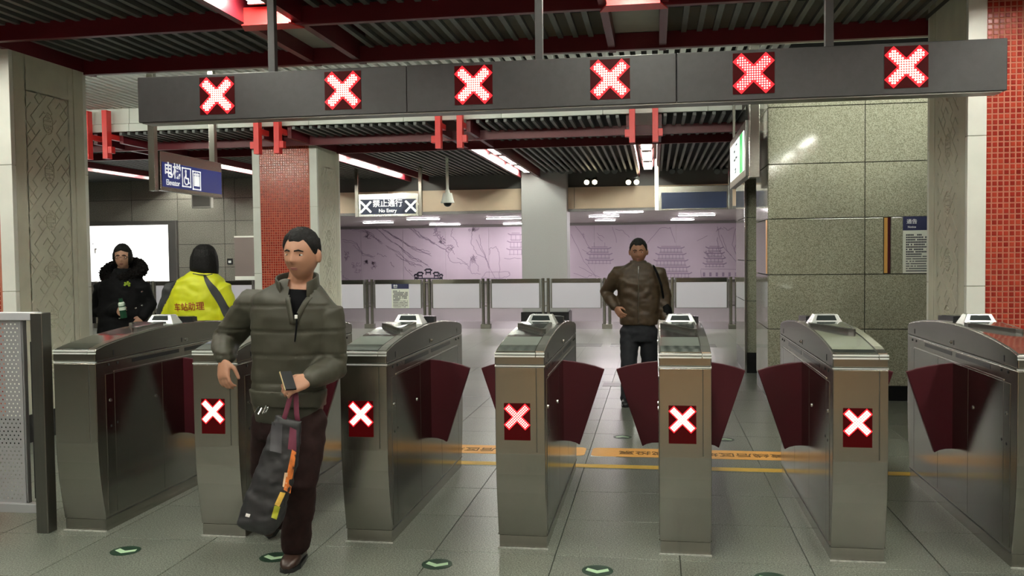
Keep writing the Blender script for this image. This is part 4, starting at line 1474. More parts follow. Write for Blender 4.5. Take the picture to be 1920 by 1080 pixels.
class Head:
    def __init__(self, c, M, w=0.076, d=0.094, h=0.118):
        self.c, self.M, self.w, self.d, self.h = Vector(c), M, w, d, h

    def loc(self, n, off=0.0):
        sx, sy, sz = n
        low = max(0.0, -sz)
        k = 1 - 0.34 * low ** 1.6
        x = self.w * sx * k * (1.0 + 0.04 * max(0, sz))
        y = self.d * sy * (1 - (0.22 if sy < 0 else 0.05) * low ** 1.5)
        z = self.h * sz
        if sy > 0:
            g = math.exp
            t = 1.0 if sz < -0.2 else max(0.0, (0.22 - sz) / 0.42)
            if sz < -0.2:
                t = max(0.0, 1 - ((-0.2 - sz) / 0.14) ** 2) if sz > -0.34 else 0.0
            y += 0.024 * t * g(-(sx / (0.12 + 0.10 * t)) ** 2)
            for s in (-1, 1):
                y -= 0.008 * g(-((sx - s * 0.40) / 0.17) ** 2 - ((sz - 0.06) / 0.13) ** 2)
                y += 0.004 * g(-((sx - s * 0.5) / 0.2) ** 2 - ((sz + 0.22) / 0.16) ** 2)
            y += 0.005 * g(-(sx / 0.5) ** 2 - ((sz - 0.24) / 0.10) ** 2)
            y += 0.005 * g(-(sx / 0.26) ** 2 - ((sz + 0.50) / 0.08) ** 2)
            y += 0.007 * g(-(sx / 0.25) ** 2 - ((sz + 0.82) / 0.14) ** 2)
        p = Vector((x, y, z))
        if off:
            p += Vector((sx, sy, sz)).normalized() * off
        return p

    def at(self, sx, sz, off=0.0):
        sy = math.sqrt(max(0.0, 1 - sx * sx - sz * sz))
        return self.c + self.M @ self.loc((sx, sy, sz), off)

    def skin(self, mb, nu=44, nv=32):
        vs, fs = [], []
        for j in range(nv + 1):
            ph = math.pi * (0.004 + 0.992 * j / nv)
            for i in range(nu):
                t = 2 * math.pi * i / nu
                n = (math.sin(ph) * math.cos(t), math.sin(ph) * math.sin(t), math.cos(ph))
                vs.append(self.c + self.M @ self.loc(n))
        fs = [tuple(range(nu)), tuple(range(nv * nu, nv * nu + nu))]
        for j in range(nv):
            for i in range(nu):
                a, b = j * nu + i, j * nu + (i + 1) % nu
                fs.append((a, b, b + nu, a + nu))
        mb.add(vs, fs)
        for s in (-1, 1):       # ears
            mb.ell(self.c + self.M @ Vector((s * (self.w + 0.004), -0.012, -0.006)), (0.012, 0.021, 0.034), 10, 7, self.M)

    def hair(self, thick, line, nu=72, nv=52, seed=0):
        """cap that tapers into the skin along the hair line; line(n) > 0 where hair grows"""
        mb = MB()
        idx = {}
        for j in range(nv + 1):
            ph = math.pi * (0.004 + 0.99 * j / nv)
            for i in range(nu):
                t = 2 * math.pi * i / nu
                n = (math.sin(ph) * math.cos(t), math.sin(ph) * math.sin(t), math.cos(ph))
                f = line(n)
                if f < -0.10:
                    continue
                o = thick * min(1.0, max(-0.5, f / 0.16))
                o += 0.004 * noise.noise(Vector(n) * 9 + Vector((seed, 0, 0))) * (1 if f > 0.1 else 0)
                idx[(i, j)] = len(mb.v)
                mb.v.append(tuple(self.c + self.M @ self.loc(n, o)))
        for j in range(nv):
            for i in range(nu):
                q = [(i, j), ((i + 1) % nu, j), ((i + 1) % nu, j + 1), (i, j + 1)]
                if all(k in idx for k in q):
                    mb.f.append(tuple(idx[k] for k in q))
        top = [idx[(i, 0)] for i in range(nu) if (i, 0) in idx]
        if len(top) == nu:
            mb.f.append(tuple(top))
        return mb

    def face(self, root, base, brows=True):
        for s in (-1, 1):
            c = self.at(s * 0.40, 0.05)
            e = MB().ell(c + self.M @ Vector((0, -0.0035, 0)), (0.0135, 0.006, 0.0055), 12, 8, self.M).mesh('eye', 'eye_white', smooth=True)
            e = part('eye', e, root, base)
            i_ = MB().ell(c + self.M @ Vector((0, 0.0022, 0)), (0.0052, 0.0015, 0.0050), 10, 6, self.M).mesh('iris', 'eye_dark', smooth=True)
            part('iris', i_, e, base)
            b = MB()
            pts = [self.at(s * k, z, 0.001) for k, z in ((0.16, 0.215), (0.36, 0.245), (0.58, 0.19))]
            b.limb(pts, [0.0035, 0.0042, 0.0025], 8)
            part('eyebrow', b.mesh('eyebrow', 'hair_black', smooth=True), root, base)
        lp = MB()
        for z, r in ((-0.475, 0.0040), (-0.53, 0.0046)):
            lp.limb([self.at(k, z - abs(k) * 0.02, -0.001) for k in (-0.26, -0.13, 0, 0.13, 0.26)], [0.0015, r, r * 0.92, r, 0.0015], 8)
        part('mouth', lp.mesh('mouth', 'lips', smooth=True), root, base)


def hand(mb, wrist, d, pn, th, curl, sc=1.0, thumb_in=0.25, spread=1.0):
    """wrist point, finger direction, palm normal, thumb side"""
    d = Vector(d).normalized()
    pn = (Vector(pn) - d * Vector(pn).dot(d)).normalized()
    s = d.cross(pn)
    if s.dot(Vector(th)) < 0:
        s = -s
    wrist = Vector(wrist)
    w = wrist
    mb.loft([(w - d * 0.03 * sc, s * 0.024 * sc, pn * 0.019 * sc), (w, s * 0.026 * sc, pn * 0.018 * sc), (w + d * 0.035 * sc, s * 0.038 * sc, pn * 0.017 * sc),
             (w + d * 0.075 * sc, s * 0.041 * sc, pn * 0.015 * sc), (w + d * 0.092 * sc, s * 0.037 * sc, pn * 0.011 * sc)], 16, 2.6)
    for k in range(4):
        o = (0.0300 - 0.0205 * k) * sc
        L = (0.072, 0.080, 0.073, 0.056)[k] * sc
        r = (0.0088, 0.009, 0.0086, 0.0076)[k] * sc
        p = w + d * 0.080 * sc + s * o
        dirv = (d + s * (0.10 - 0.065 * k) * spread).normalized()
        pts = [p]
        ang = curl * 0.5
        for seg in (0.42, 0.33, 0.25):
            v = dirv * math.cos(ang) + pn * math.sin(ang)
            p = p + v * L * seg
            pts.append(p)
            ang += curl * (1.0 - 0.08 * k)
        mb.limb(pts, [r * 1.08, r, r * 0.95, r * 0.82], 10)
    b = w + d * 0.018 * sc + s * 0.026 * sc
    v1 = (d * 0.62 + s * (0.75 - thumb_in) + pn * (0.25 + thumb_in)).normalized()
    v2 = (d * 0.85 + s * (0.35 - thumb_in) + pn * (0.2 + thumb_in)).normalized()
    p1 = b + v1 * 0.042 * sc
    p2 = p1 + v2 * 0.032 * sc
    p3 = p2 + (v2 + d * 0.3).normalized() * 0.022 * sc
    mb.limb([b, p1, p2, p3], [0.0135 * sc, 0.0115 * sc, 0.0098 * sc, 0.0085 * sc], 10)


def torso_rings(spine, fwd_yaw):
    """spine: (point, half width, half depth, lateral tilt)"""
    rings = []
    for p, a, b, yaw, tilt in spine:
        M = Matrix.Rotation(math.radians(fwd_yaw + yaw), 3, 'Z')
        A = M @ Vector((a * math.cos(tilt), 0, a * math.sin(tilt)))
        B = M @ Vector((0, b, 0))
        rings.append((p, A, B))
    return rings


def scale_rings(r, k, dz=0.0):
    return [(c, A * k, B * k) for c, A, B in r]


def shoe(root, base, heel, toe, mat, w=0.045, lift=0.0):
    heel, toe = Vector(heel), Vector(toe)
    d = (toe - heel)
    L = d.length
    d = d.normalized()
    s = d.cross(UPV).normalized()
    u = s.cross(d).normalized()
    st = [(-0.02, 0.55, 0.030, 0.040), (0.05, 0.80, 0.045, 0.050), (0.25, 0.88, 0.050, 0.052), (0.45, 0.90, 0.042, 0.044), (0.68, 1.06, 0.030, 0.032), (0.88, 0.92, 0.024, 0.026), (1.0, 0.55, 0.016, 0.018), (1.03, 0.2, 0.010, 0.012)]
    mb = MB()
    mb.loft([(heel + d * L * t + u * (z0 + 0.012), s * w * k, u * hz) for t, k, z0, hz in st], 16, 2.4)
    sh = part('shoe', remeshed(mb, 'shoe', mat, 0.008, 2), root, base)
    so = MB()
    poly = [heel + d * L * t + s * w * k * sg for t, k, sg in [(0.0, 0.7, 1), (0.25, 0.9, 1), (0.68, 1.1, 1), (0.95, 0.75, 1), (1.05, 0.0, 1), (0.95, 0.75, -1), (0.68, 1.1, -1), (0.25, 0.9, -1), (0.0, 0.7, -1)]]
    n = len(poly)
    so.add([p for p in poly] + [p + u * 0.022 for p in poly], [tuple(range(n)), tuple(range(2 * n - 1, n - 1, -1))] + [(i, (i + 1) % n, (i + 1) % n + n, i + n) for i in range(n)])
    me = so.mesh('sole', 'shoe_black')
    part('sole', me, sh, base)


def wrinkle(amp, sc, seed):
    o = Vector((seed * 7.1, seed * 3.3, 0))

    def f(co, n):
        return amp * (noise.noise(Vector((co.x * sc, co.y * sc, co.z * sc * 1.8)) + o) + 0.5 * noise.noise(Vector((co.x, co.y, co.z * 1.4)) * sc * 2.3 + o))
    return f


def folds(amp, sc, seed, seams=(), seam_d=0.007, seam_w=0.007, region=None):
    w = wrinkle(amp, sc, seed)

    def f(co, n):
        r = w(co, n)
        if region is None or region(co):
            for z in seams:
                dz = (co.z - z) / seam_w
                r -= seam_d * math.exp(-dz * dz)
                # the puff between two seams
        return r
    return f


def hair_line_short(sx, sy, sz):
    """short cut: receding temples, clear of the ears, down to the nape"""
    a = math.degrees(math.atan2(abs(sx), sy))          # 0 front .. 180 back
    pts = [(0, 0.60), (22, 0.57), (38, 0.66), (52, 0.50), (62, 0.30), (72, 0.10), (84, 0.02), (92, 0.22), (106, 0.20), (118, -0.10), (140, -0.36), (180, -0.42)]
    for (a0, z0), (a1, z1) in zip(pts, pts[1:]):
        if a <= a1:
            lim = z0 + (z1 - z0) * (a - a0) / (a1 - a0)
            break
    f = (sz - lim) * 0.55
    return min(f, 0.055 + 0.20 * max(0.0, sz))         # thin at the sides, fuller on top


# ------------------------------------------------------------------ man in the olive jacket
def man_olive():
    base = Vector((-1.86, 4.36, 0))
    t = thing('person', 'man in an olive puffer jacket striding through a gate with a bag', 'person', base)
    Y = 4.28
    hc = P(566, 478, 4.22)
    H = Head(hc, frame(-6, 4, 2), 0.083, 0.099, 0.122)
    neck = P(562, 527, 4.27)
    spine = [(P(541, 790, Y + 0.03), 0.165, 0.115, 0, -0.03), (P(541, 740, Y + 0.02), 0.185, 0.125, 0, -0.03), (P(543, 690, Y + 0.01), 0.190, 0.128, 0, -0.04),
             (P(546, 640, Y), 0.200, 0.132, 0, -0.06), (P(549, 595, Y - 0.01), 0.212, 0.135, 0, -0.09), (P(552, 562, Y - 0.01), 0.205, 0.125, 0, -0.11),
             (P(556, 540, Y), 0.140, 0.100, 0, -0.09), (P(560, 524, Y), 0.078, 0.078, 0, -0.04)]
    rings = torso_rings(spine, 0)
    shR, elR, wrR = P(476, 570, 4.30), P(424, 640, 4.42), P(421, 668, 4.20)
    shL, elL, wrL = P(614, 590, 4.28), P(624, 690, 4.30), P(583, 711, 4.04)
    hipR, hipL = P(508, 785, 4.32), P(578, 785, 4.30)
    knR, anR = P(497, 880, 4.46), P(516, 975, 4.72)
    knL, anL = P(566, 905, 4.22), P(553, 1030, 4.30)
    body = MB()
    body.loft(scale_rings(rings, 0.78), 18, 2.3)
    body.limb([P(558, 545, 4.28), neck, hc + H.M @ Vector((0, -0.02, -0.03))], [0.066, 0.060, 0.056])
    H.skin(body)
    for a, b, c in ((shR, elR, wrR), (shL, elL, wrL)):
        body.limb([a, a.lerp(b, 0.5), b, b.lerp(c, 0.4), c], [0.05, 0.046, 0.040, 0.038, 0.026])
    for a, b, c in ((hipR, knR, anR), (hipL, knL, anL)):
        body.limb([a, a.lerp(b, 0.5), b, b.lerp(c, 0.4), c], [0.08, 0.072, 0.052, 0.054, 0.038])
    hand(body, wrR + Vector((0.0, -0.012, -0.018)), (0.12, -0.25, -0.95), (0.35, 0.9, 0), (1, -0.3, 0.1), 0.55, 1.02, 0.25, 0.4)
    dL = (wrL - elL).normalized()
    hand(body, wrL + dL * 0.012, (-0.70, -0.55, -0.22), (-0.45, 0.55, -0.65), (-0.3, -0.3, 0.9), 0.80, 1.05, 0.2, 0.5)
    part('body', remeshed(body, 'body', 'skin', 0.0056, 2), t, base)
    H.face(t, base)

    def line(n):
        sx, sy, sz = n
        return hair_line_short(sx, sy, sz)
    part('hair', H.hair(0.017, line, seed=3).mesh('hair', 'hair_black', smooth=True), t, base)
    # jacket
    j = MB()
    j.loft(rings, 22, 2.5)
    for a, b, c in ((shR, elR, wrR), (shL, elL, wrL)):
        j.limb([a.lerp(P(548, 575, Y), 0.25), a, a.lerp(b, 0.35), a.lerp(b, 0.75), b, b.lerp(c, 0.4), b.lerp(c, 0.8), c], [0.082, 0.088, 0.086, 0.078, 0.076, 0.068, 0.058, 0.049])
    jx, jz = P(553, 600, 4.15).x, P(553, 603, 4.15).z
    zc = P(560, 540, 4.2).z

    def vcut(p):
        return p.z > jz and p.y < 4.25 and abs(p.x - (jx + (p.z - jz) * 0.12)) < 0.004 + (p.z - jz) * 0.36 or (p.z > zc + 0.045)
    seams = [P(548, y, 4.15).z for y in (574, 623, 668, 722)]
    jm = remeshed(j, 'jacket', 'jacket_olive', 0.0095, 3, folds(0.0085, 6.5, 1, seams, 0.007, 0.006))
    bv = BVHTree.FromPolygons([v.co for v in jm.vertices], [p.vertices for p in jm.polygons])
    bm = bmesh.new()
    bm.from_mesh(jm)
    bmesh.ops.delete(bm, geom=[f for f in bm.faces if vcut(f.calc_center_median())], context='FACES')
    bm.to_mesh(jm)
    bm.free()
    part('jacket', jm, t, base)
    for s in (-1, 1):
        path = []
        for k in range(8):
            z = jz - 0.012 + k * 0.0185
            x = jx + (z - jz) * 0.12 + s * (0.003 + max(0, z - jz) * 0.36)
            hpt = bv.ray_cast(Vector((x, 3.8, z)), Vector((0, 1, 0)))[0]
            if hpt:
                path.append(hpt + Vector((0, 0.001, 0)))
        rg = []
        for k, q in enumerate(path):
            rg.append((q + Vector((s * 0.006, 0, 0)), Vector((0.015, s * 0.004, 0)), Vector((0, 0.009, 0))))
        part('placket', MB().loft(rg, 12, 2.5).mesh('placket', 'jacket_olive', smooth=True), t, base)
    part('jacket_lining', remeshed(MB().loft(scale_rings(rings[3:-1], 0.88), 20, 2.5), 'jacket_lining', 'cloth_black', 0.012, 2), t, base)
    # hem band
    hem = MB()
    c1, c2 = P(541, 758, Y + 0.01), P(541, 728, Y + 0.01)
    hem.loft([(c1, Vector((0.188, 0, -0.006)), Vector((0, 0.130, 0))), (c2, Vector((0.198, 0, -0.006)), Vector((0, 0.140, 0)))], 26, 2.4)
    part('hem', remeshed(hem, 'hem', 'jacket_olive', 0.0095, 2, folds(0.004, 16, 2)), t, base)
    # stand collar: two flaps either side of the open neck
    for s in (-1, 1):
        c = MB()
        n = 9
        inner, outer = [], []
        nb = P(560, 528, 4.285)
        for k in range(n):
            a = math.radians(198 if s < 0 else -18) + s * math.radians(0) + (-s) * math.radians(0)
            ang = math.radians(100 + s * 0) + s * math.radians(-(10 + k * 17))   # from the nape to the throat
            rx, ry = 0.088, 0.088
            x = math.cos(ang) * rx * 1.0
            y = math.sin(ang) * ry
            droop = (k / (n - 1)) ** 2
            lo = nb + Vector((x * (1.12 + 0.10 * droop), y * 1.12 - 0.02 * droop, -0.045 - 0.075 * droop))
            hi = nb + Vector((x * (1.04 + 0.30 * droop), y * 1.02 - 0.035 * droop, 0.050 - 0.050 * droop))
            inner.append((lo, hi))
        vs, fs = [], []
        for lo, hi in inner:
            r = Vector((lo.x - nb.x, lo.y - nb.y, 0)).normalized() * 0.009
            vs += [lo - r, hi - r * 0.6, hi + r * 0.6, lo + r]
        for k in range(n - 1):
            for q in range(4):
                a = k * 4 + q
                b = k * 4 + (q + 1) % 4
                fs.append((a, b, b + 4, a + 4))
        fs += [(0, 1, 2, 3), tuple(range((n - 1) * 4, n * 4))]
        c.add(vs, fs)
        part('collar', c.mesh('collar', 'jacket_olive', bevel=0.004, smooth=True), t, base)
    # chest zip and small white tag
    zp = MB()
    q0 = P(556, 590, 4.125)
    zp.limb([P(557, 588, 4.13), P(556, 612, 4.125), P(553, 640, 4.13)], [0.004, 0.005, 0.004], 8)
    part('pocket_zip', zp.mesh('pocket_zip', 'cloth_black'), t, base)
    tg = P(555, 594, 4.122)
    part('chest_tag', MB().box(tg - Vector((0.007, 0.004, 0.009)), tg + Vector((0.007, 0.004, 0.009))).mesh('chest_tag', 'print_white', bevel=0.002), t, base)
    # trousers
    tr = MB()
    tr.loft([(P(542, 735, Y + 0.03), Vector((0.160, 0, 0)), Vector((0, 0.108, 0))), (P(542, 790, Y + 0.03), Vector((0.172, 0, 0)), Vector((0, 0.120, 0))),
             (P(543, 822, Y + 0.03), Vector((0.160, 0, 0)), Vector((0, 0.105, 0)))], 20, 2.3)
    tr.limb([hipL, hipL.lerp(knL, 0.5), knL, knL.lerp(anL, 0.5), anL + Vector((0, 0, 0.02))], [0.100, 0.092, 0.078, 0.074, 0.076])
    tr.limb([hipR, hipR.lerp(knR, 0.5), knR, knR.lerp(anR, 0.5), anR], [0.100, 0.090, 0.076, 0.070, 0.070])
    part('trousers', remeshed(tr, 'trousers', 'trousers_red_lit', 0.0105, 3, folds(0.007, 9, 4)), t, base)
    shoe(t, base, P(553, 1030, 4.40) * Vector((1, 1, 0)) if False else Vector((anL.x - 0.005, 4.40, 0.0)), Vector((anL.x + 0.005, 4.17, 0.0)), 'shoe_brown', 0.047)
    shoe(t, base, Vector((anR.x, 4.80, 0.15)), Vector((anR.x - 0.01, 4.66, 0.012)), 'shoe_brown', 0.045)
    # keys at the belt
    for i, (x, y, l) in enumerate(((481, 768, 9), (487, 771, 12), (495, 768, 14), (499, 769, 10))):
        a, b = P(x + 4, y - l / 2, 4.14), P(x - 2, y + l / 2, 4.13)
        part('key', MB().limb([a, b], [0.004, 0.005], 6).mesh('key', 'metal_chrome'), t, base)
    # phone
    ph = thing('phone', 'black phone with gold rim held by the olive jacket man', 'phone', P(540, 714, 3.95))
    ph.rotation_euler = (math.radians(-38), math.radians(2), math.radians(48))
    ph.scale = (0.85, 1, 0.72)
    MB().box((-0.0355, -0.0045, -0.071), (-0.030, 0.0045, 0.071)).build('rim', 'phone_gold', ph, bevel=0.002)
    MB().box((-0.034, -0.0045, -0.07), (0.034, 0.0045, 0.07)).build('case', 'phone_black', ph, bevel=0.003)
    MB().box((-0.032, -0.0056, -0.066), (0.032, -0.003, 0.066)).build('screen', 'phone_black', ph)
    MB().box((-0.032, 0.003, -0.066), (0.032, 0.0056, 0.066)).build('back_cover', 'phone_black', ph)
    # bag
    bg = thing('tote_bag', 'dark tote bag with maroon straps and orange print held at his side', 'bag', P(505, 985, 4.02))
    bb = P(505, 985, 4.02)
    YB = 4.0
    ring = [((515, 776), (566, 790), 0.012), ((500, 830), (562, 850), 0.035), ((478, 890), (548, 905), 0.050), ((458, 940), (536, 955), 0.058), ((447, 975), (522, 992), 0.058), ((455, 990), (510, 1002), 0.035)]
    rr_ = []
    for (lx, ly), (rx, ry), dpt in ring:
        a, b = P(lx, ly, YB), P(rx, ry, YB)
        rr_.append(((a + b) / 2, (b - a) / 2, Vector((0, dpt, 0))))
    bag_me = remeshed(MB().loft(rr_, 24, 3.4), 'bag_body', 'bag_black', 0.009, 2, wrinkle(0.008, 13, 9))
    bvh = BVHTree.FromPolygons([v.co for v in bag_me.vertices], [p.vertices for p in bag_me.polygons])

    def on_bag(x, y):
        p = P(x, y, YB - 0.3)
        v = (p - Vector((0, 0, CAMH))).normalized()
        h = bvh.ray_cast(p, v)
        return h[0]

    def patch(name, mat, quad):
        (x0, y0), (x1, y1), (x2, y2), (x3, y3) = quad
        n = 6
        vs, fs = [], []
        ok = True
        for i in range(n + 1):
            for k in range(n + 1):
                u, v = i / n, k / n
                x = (x0 * (1 - u) + x1 * u) * (1 - v) + (x3 * (1 - u) + x2 * u) * v
                y = (y0 * (1 - u) + y1 * u) * (1 - v) + (y3 * (1 - u) + y2 * u) * v
                h = on_bag(x, y)
                if h is None:
                    h = P(x, y, YB - 0.02)
                vs.append(h + Vector((0, -0.0025, 0)))
        for i in range(n):
            for k in range(n):
                a = i * (n + 1) + k
                fs.append((a, a + 1, a + n + 2, a + n + 1))
        part(name, MB().add(vs, fs).mesh(name, mat, smooth=True), bg, bb)
    patch('print_panel', 'print_orange', ((548, 842), (556, 848), (545, 925), (532, 918)))
    patch('print_panel', 'print_cream', ((534, 886), (540, 886), (537, 915), (530, 912)))
    patch('print_panel', 'print_yellow', ((526, 922), (536, 924), (524, 950), (515, 946)))
    patch('print_panel', 'print_lime', ((515, 948), (526, 950), (519, 974), (509, 970)))
    patch('print_panel', 'bag_strap', ((544, 800), (556, 806), (556, 846), (540, 842)))
    patch('pocket_flap', 'bag_panel', ((510, 790), (530, 796), (528, 850), (506, 845)))
    patch('bag_label', 'print_white', ((462, 962), (470, 964), (468, 970), (460, 968)))
    part('bag_body', bag_me, bg, bb)
    for (x0, x1, x2, dy) in ((550, 536, 527, 0.0), (554, 556, 560, 0.015)):
        st = MB()
        path = [P(x0, 728, 3.985 + dy), P((x0 + x1) / 2, 748, 3.985 + dy), P(x1, 775, 3.99 + dy), P(x2, 800, 3.99 + dy)]
        A = Vector((0.013, 0, 0))
        st.loft([(p, A, Vector((0, 0.003, 0))) for p in path], 10, 3)
        part('strap', st.mesh('strap', 'bag_strap', smooth=True), bg, bb)
    return t


# ------------------------------------------------------------------ man in the brown jacket
def man_brown():
    Y = 9.27
    base = Vector((-0.17, Y, 0))
    t = thing('person', 'man in a brown zipped jacket standing behind the gates, hand at hip', 'person', base)
    hc = P(1197, 472, 9.24)
    H = Head(hc, frame(-1, 8), 0.085, 0.104, 0.130)
    spine = [(P(1198, 628, Y), 0.165, 0.115, 0, 0), (P(1198, 609, Y), 0.192, 0.133, 0, 0), (P(1198, 570, Y), 0.205, 0.140, 0, 0), (P(1197, 545, Y), 0.212, 0.140, 0, 0),
             (P(1197, 522, Y), 0.222, 0.138, 0, 0), (P(1197, 506, Y), 0.205, 0.120, 0, 0), (P(1197, 497, Y), 0.135, 0.100, 0, 0), (P(1197, 489, Y), 0.080, 0.085, 0, 0)]
    rings = torso_rings(spine, 0)
    shR, elR, wrR = P(1160, 512, Y), P(1137, 548, Y + 0.10), P(1152, 574, Y - 0.06)
    shL, elL, wrL = P(1234, 512, Y), P(1246, 555, Y + 0.03), P(1247, 598, Y - 0.02)
    hipR, hipL = P(1180, 620, Y), P(1216, 620, Y)
    knR, anR = P(1179, 690, Y - 0.02), P(1177, 748, Y + 0.03)
    knL, anL = P(1218, 685, Y + 0.12), P(1215, 738, Y + 0.30)
    body = MB()
    body.loft(scale_rings(rings, 0.78), 18, 2.3)
    body.limb([P(1197, 503, Y), P(1197, 492, Y), hc + Vector((0, 0.02, -0.02))], [0.066, 0.060, 0.056])
    H.skin(body)
    for a, b, c in ((shR, elR, wrR), (shL, elL, wrL)):
        body.limb([a, a.lerp(b, 0.5), b, b.lerp(c, 0.4), c], [0.05, 0.046, 0.040, 0.038, 0.026])
    for a, b, c in ((hipR, knR, anR), (hipL, knL, anL)):
        body.limb([a, a.lerp(b, 0.5), b, b.lerp(c, 0.4), c], [0.08, 0.072, 0.052, 0.054, 0.038])
    hand(body, wrR + Vector((0.012, -0.02, -0.015)), (0.55, -0.35, -0.72), (0.5, 0.6, 0.1), (0.1, -0.9, 0.3), 0.6)
    hand(body, wrL + Vector((0, 0, -0.02)), (0, -0.1, -1), (-1, 0, 0), (0, -1, 0), 0.6)
    part('body', remeshed(body, 'body', 'skin', 0.0065, 2), t, base)
    H.face(t, base)

    def line(n):
        sx, sy, sz = n
        return hair_line_short(sx, sy, sz)
    part('hair', H.hair(0.012, line, seed=5).mesh('hair', 'hair_black', smooth=True), t, base)
    j = MB()
    j.loft(rings[1:], 22, 2.6)
    for a, b, c in ((shR, elR, wrR), (shL, elL, wrL)):
        j.limb([a.lerp(P(1197, 515, Y), 0.25), a, a.lerp(b, 0.5), b, b.lerp(c, 0.5), c], [0.080, 0.085, 0.080, 0.074, 0.066, 0.052])
    top = P(1197, 492, Y).z
    part('jacket', remeshed(j, 'jacket', 'jacket_brown', 0.0115, 3, folds(0.0085, 10, 3), lambda p: p.z > top), t, base)
    c = MB()
    c.loft([(P(1197, 501, Y), Vector((0.105, 0, 0)), Vector((0, 0.100, 0))), (P(1197, 488, Y - 0.005), Vector((0.084, 0, 0)), Vector((0, 0.086, 0)))], 20)
    part('collar', remeshed(c, 'collar', 'jacket_brown', 0.010, 2, wrinkle(0.004, 20, 6)), t, base)
    zp = MB()
    zp.limb([P(1197, y, 9.27 - d) for y, d in ((500, 0.105), (510, 0.128), (525, 0.142), (550, 0.146), (580, 0.146), (606, 0.142))], [0.006] * 6, 8)
    part('zip', zp.mesh('zip', 'steel'), t, base)
    pl = P(1197, 505, 9.27 - 0.132)
    part('zip_pull', MB().limb([pl, pl + Vector((0, -0.006, -0.04))], [0.005, 0.006], 6).mesh('zip_pull', 'metal_chrome'), t, base)
    tr = MB()
    tr.loft([(P(1198, 598, Y), Vector((0.158, 0, 0)), Vector((0, 0.11, 0))), (P(1198, 622, Y), Vector((0.170, 0, 0)), Vector((0, 0.118, 0))), (P(1198, 640, Y), Vector((0.165, 0, 0)), Vector((0, 0.105, 0)))], 20, 2.3)
    for a, b, cc in ((hipR, knR, anR), (hipL, knL, anL)):
        tr.limb([a, a.lerp(b, 0.5), b, b.lerp(cc, 0.5), cc], [0.100, 0.094, 0.082, 0.078, 0.078])
    part('trousers', remeshed(tr, 'trousers', 'trousers_navy', 0.012, 3, folds(0.007, 9, 6)), t, base)
    shoe(t, base, Vector((anR.x, Y + 0.10, 0)), Vector((anR.x - 0.02, Y - 0.14, 0)), 'shoe_black', 0.046)
    shoe(t, base, Vector((anL.x, Y + 0.40, 0.02)), Vector((anL.x + 0.02, Y + 0.16, 0)), 'shoe_black', 0.046)
    hb = thing('hand_bag', 'black bag hanging at the left hip of the brown jacket man', 'bag', P(1247, 590, Y + 0.02))
    b0 = P(1247, 590, Y + 0.02)
    bag = MB().loft([(P(1250, 600, Y + 0.06), Vector((0.07, 0, 0)), Vector((0, 0.13, 0))), (P(1248, 575, Y + 0.06), Vector((0.06, 0, 0)), Vector((0, 0.12, 0))), (P(1246, 558, Y + 0.05), Vector((0.035, 0, 0)), Vector((0, 0.08, 0)))], 18, 3)
    part('bag_body', remeshed(bag, 'bag_body', 'coat_black', 0.012, 2), hb, b0)
    part('strap', MB().limb([P(1244, 560, Y - 0.03), P(1240, 535, Y - 0.135), P(1232, 512, Y - 0.135), P(1226, 500, Y - 0.05), P(1224, 498, Y + 0.05), P(1236, 525, Y + 0.14), P(1246, 558, Y + 0.1)], [0.012] * 7, 8).mesh('strap', 'coat_black'), hb, b0)
    return t


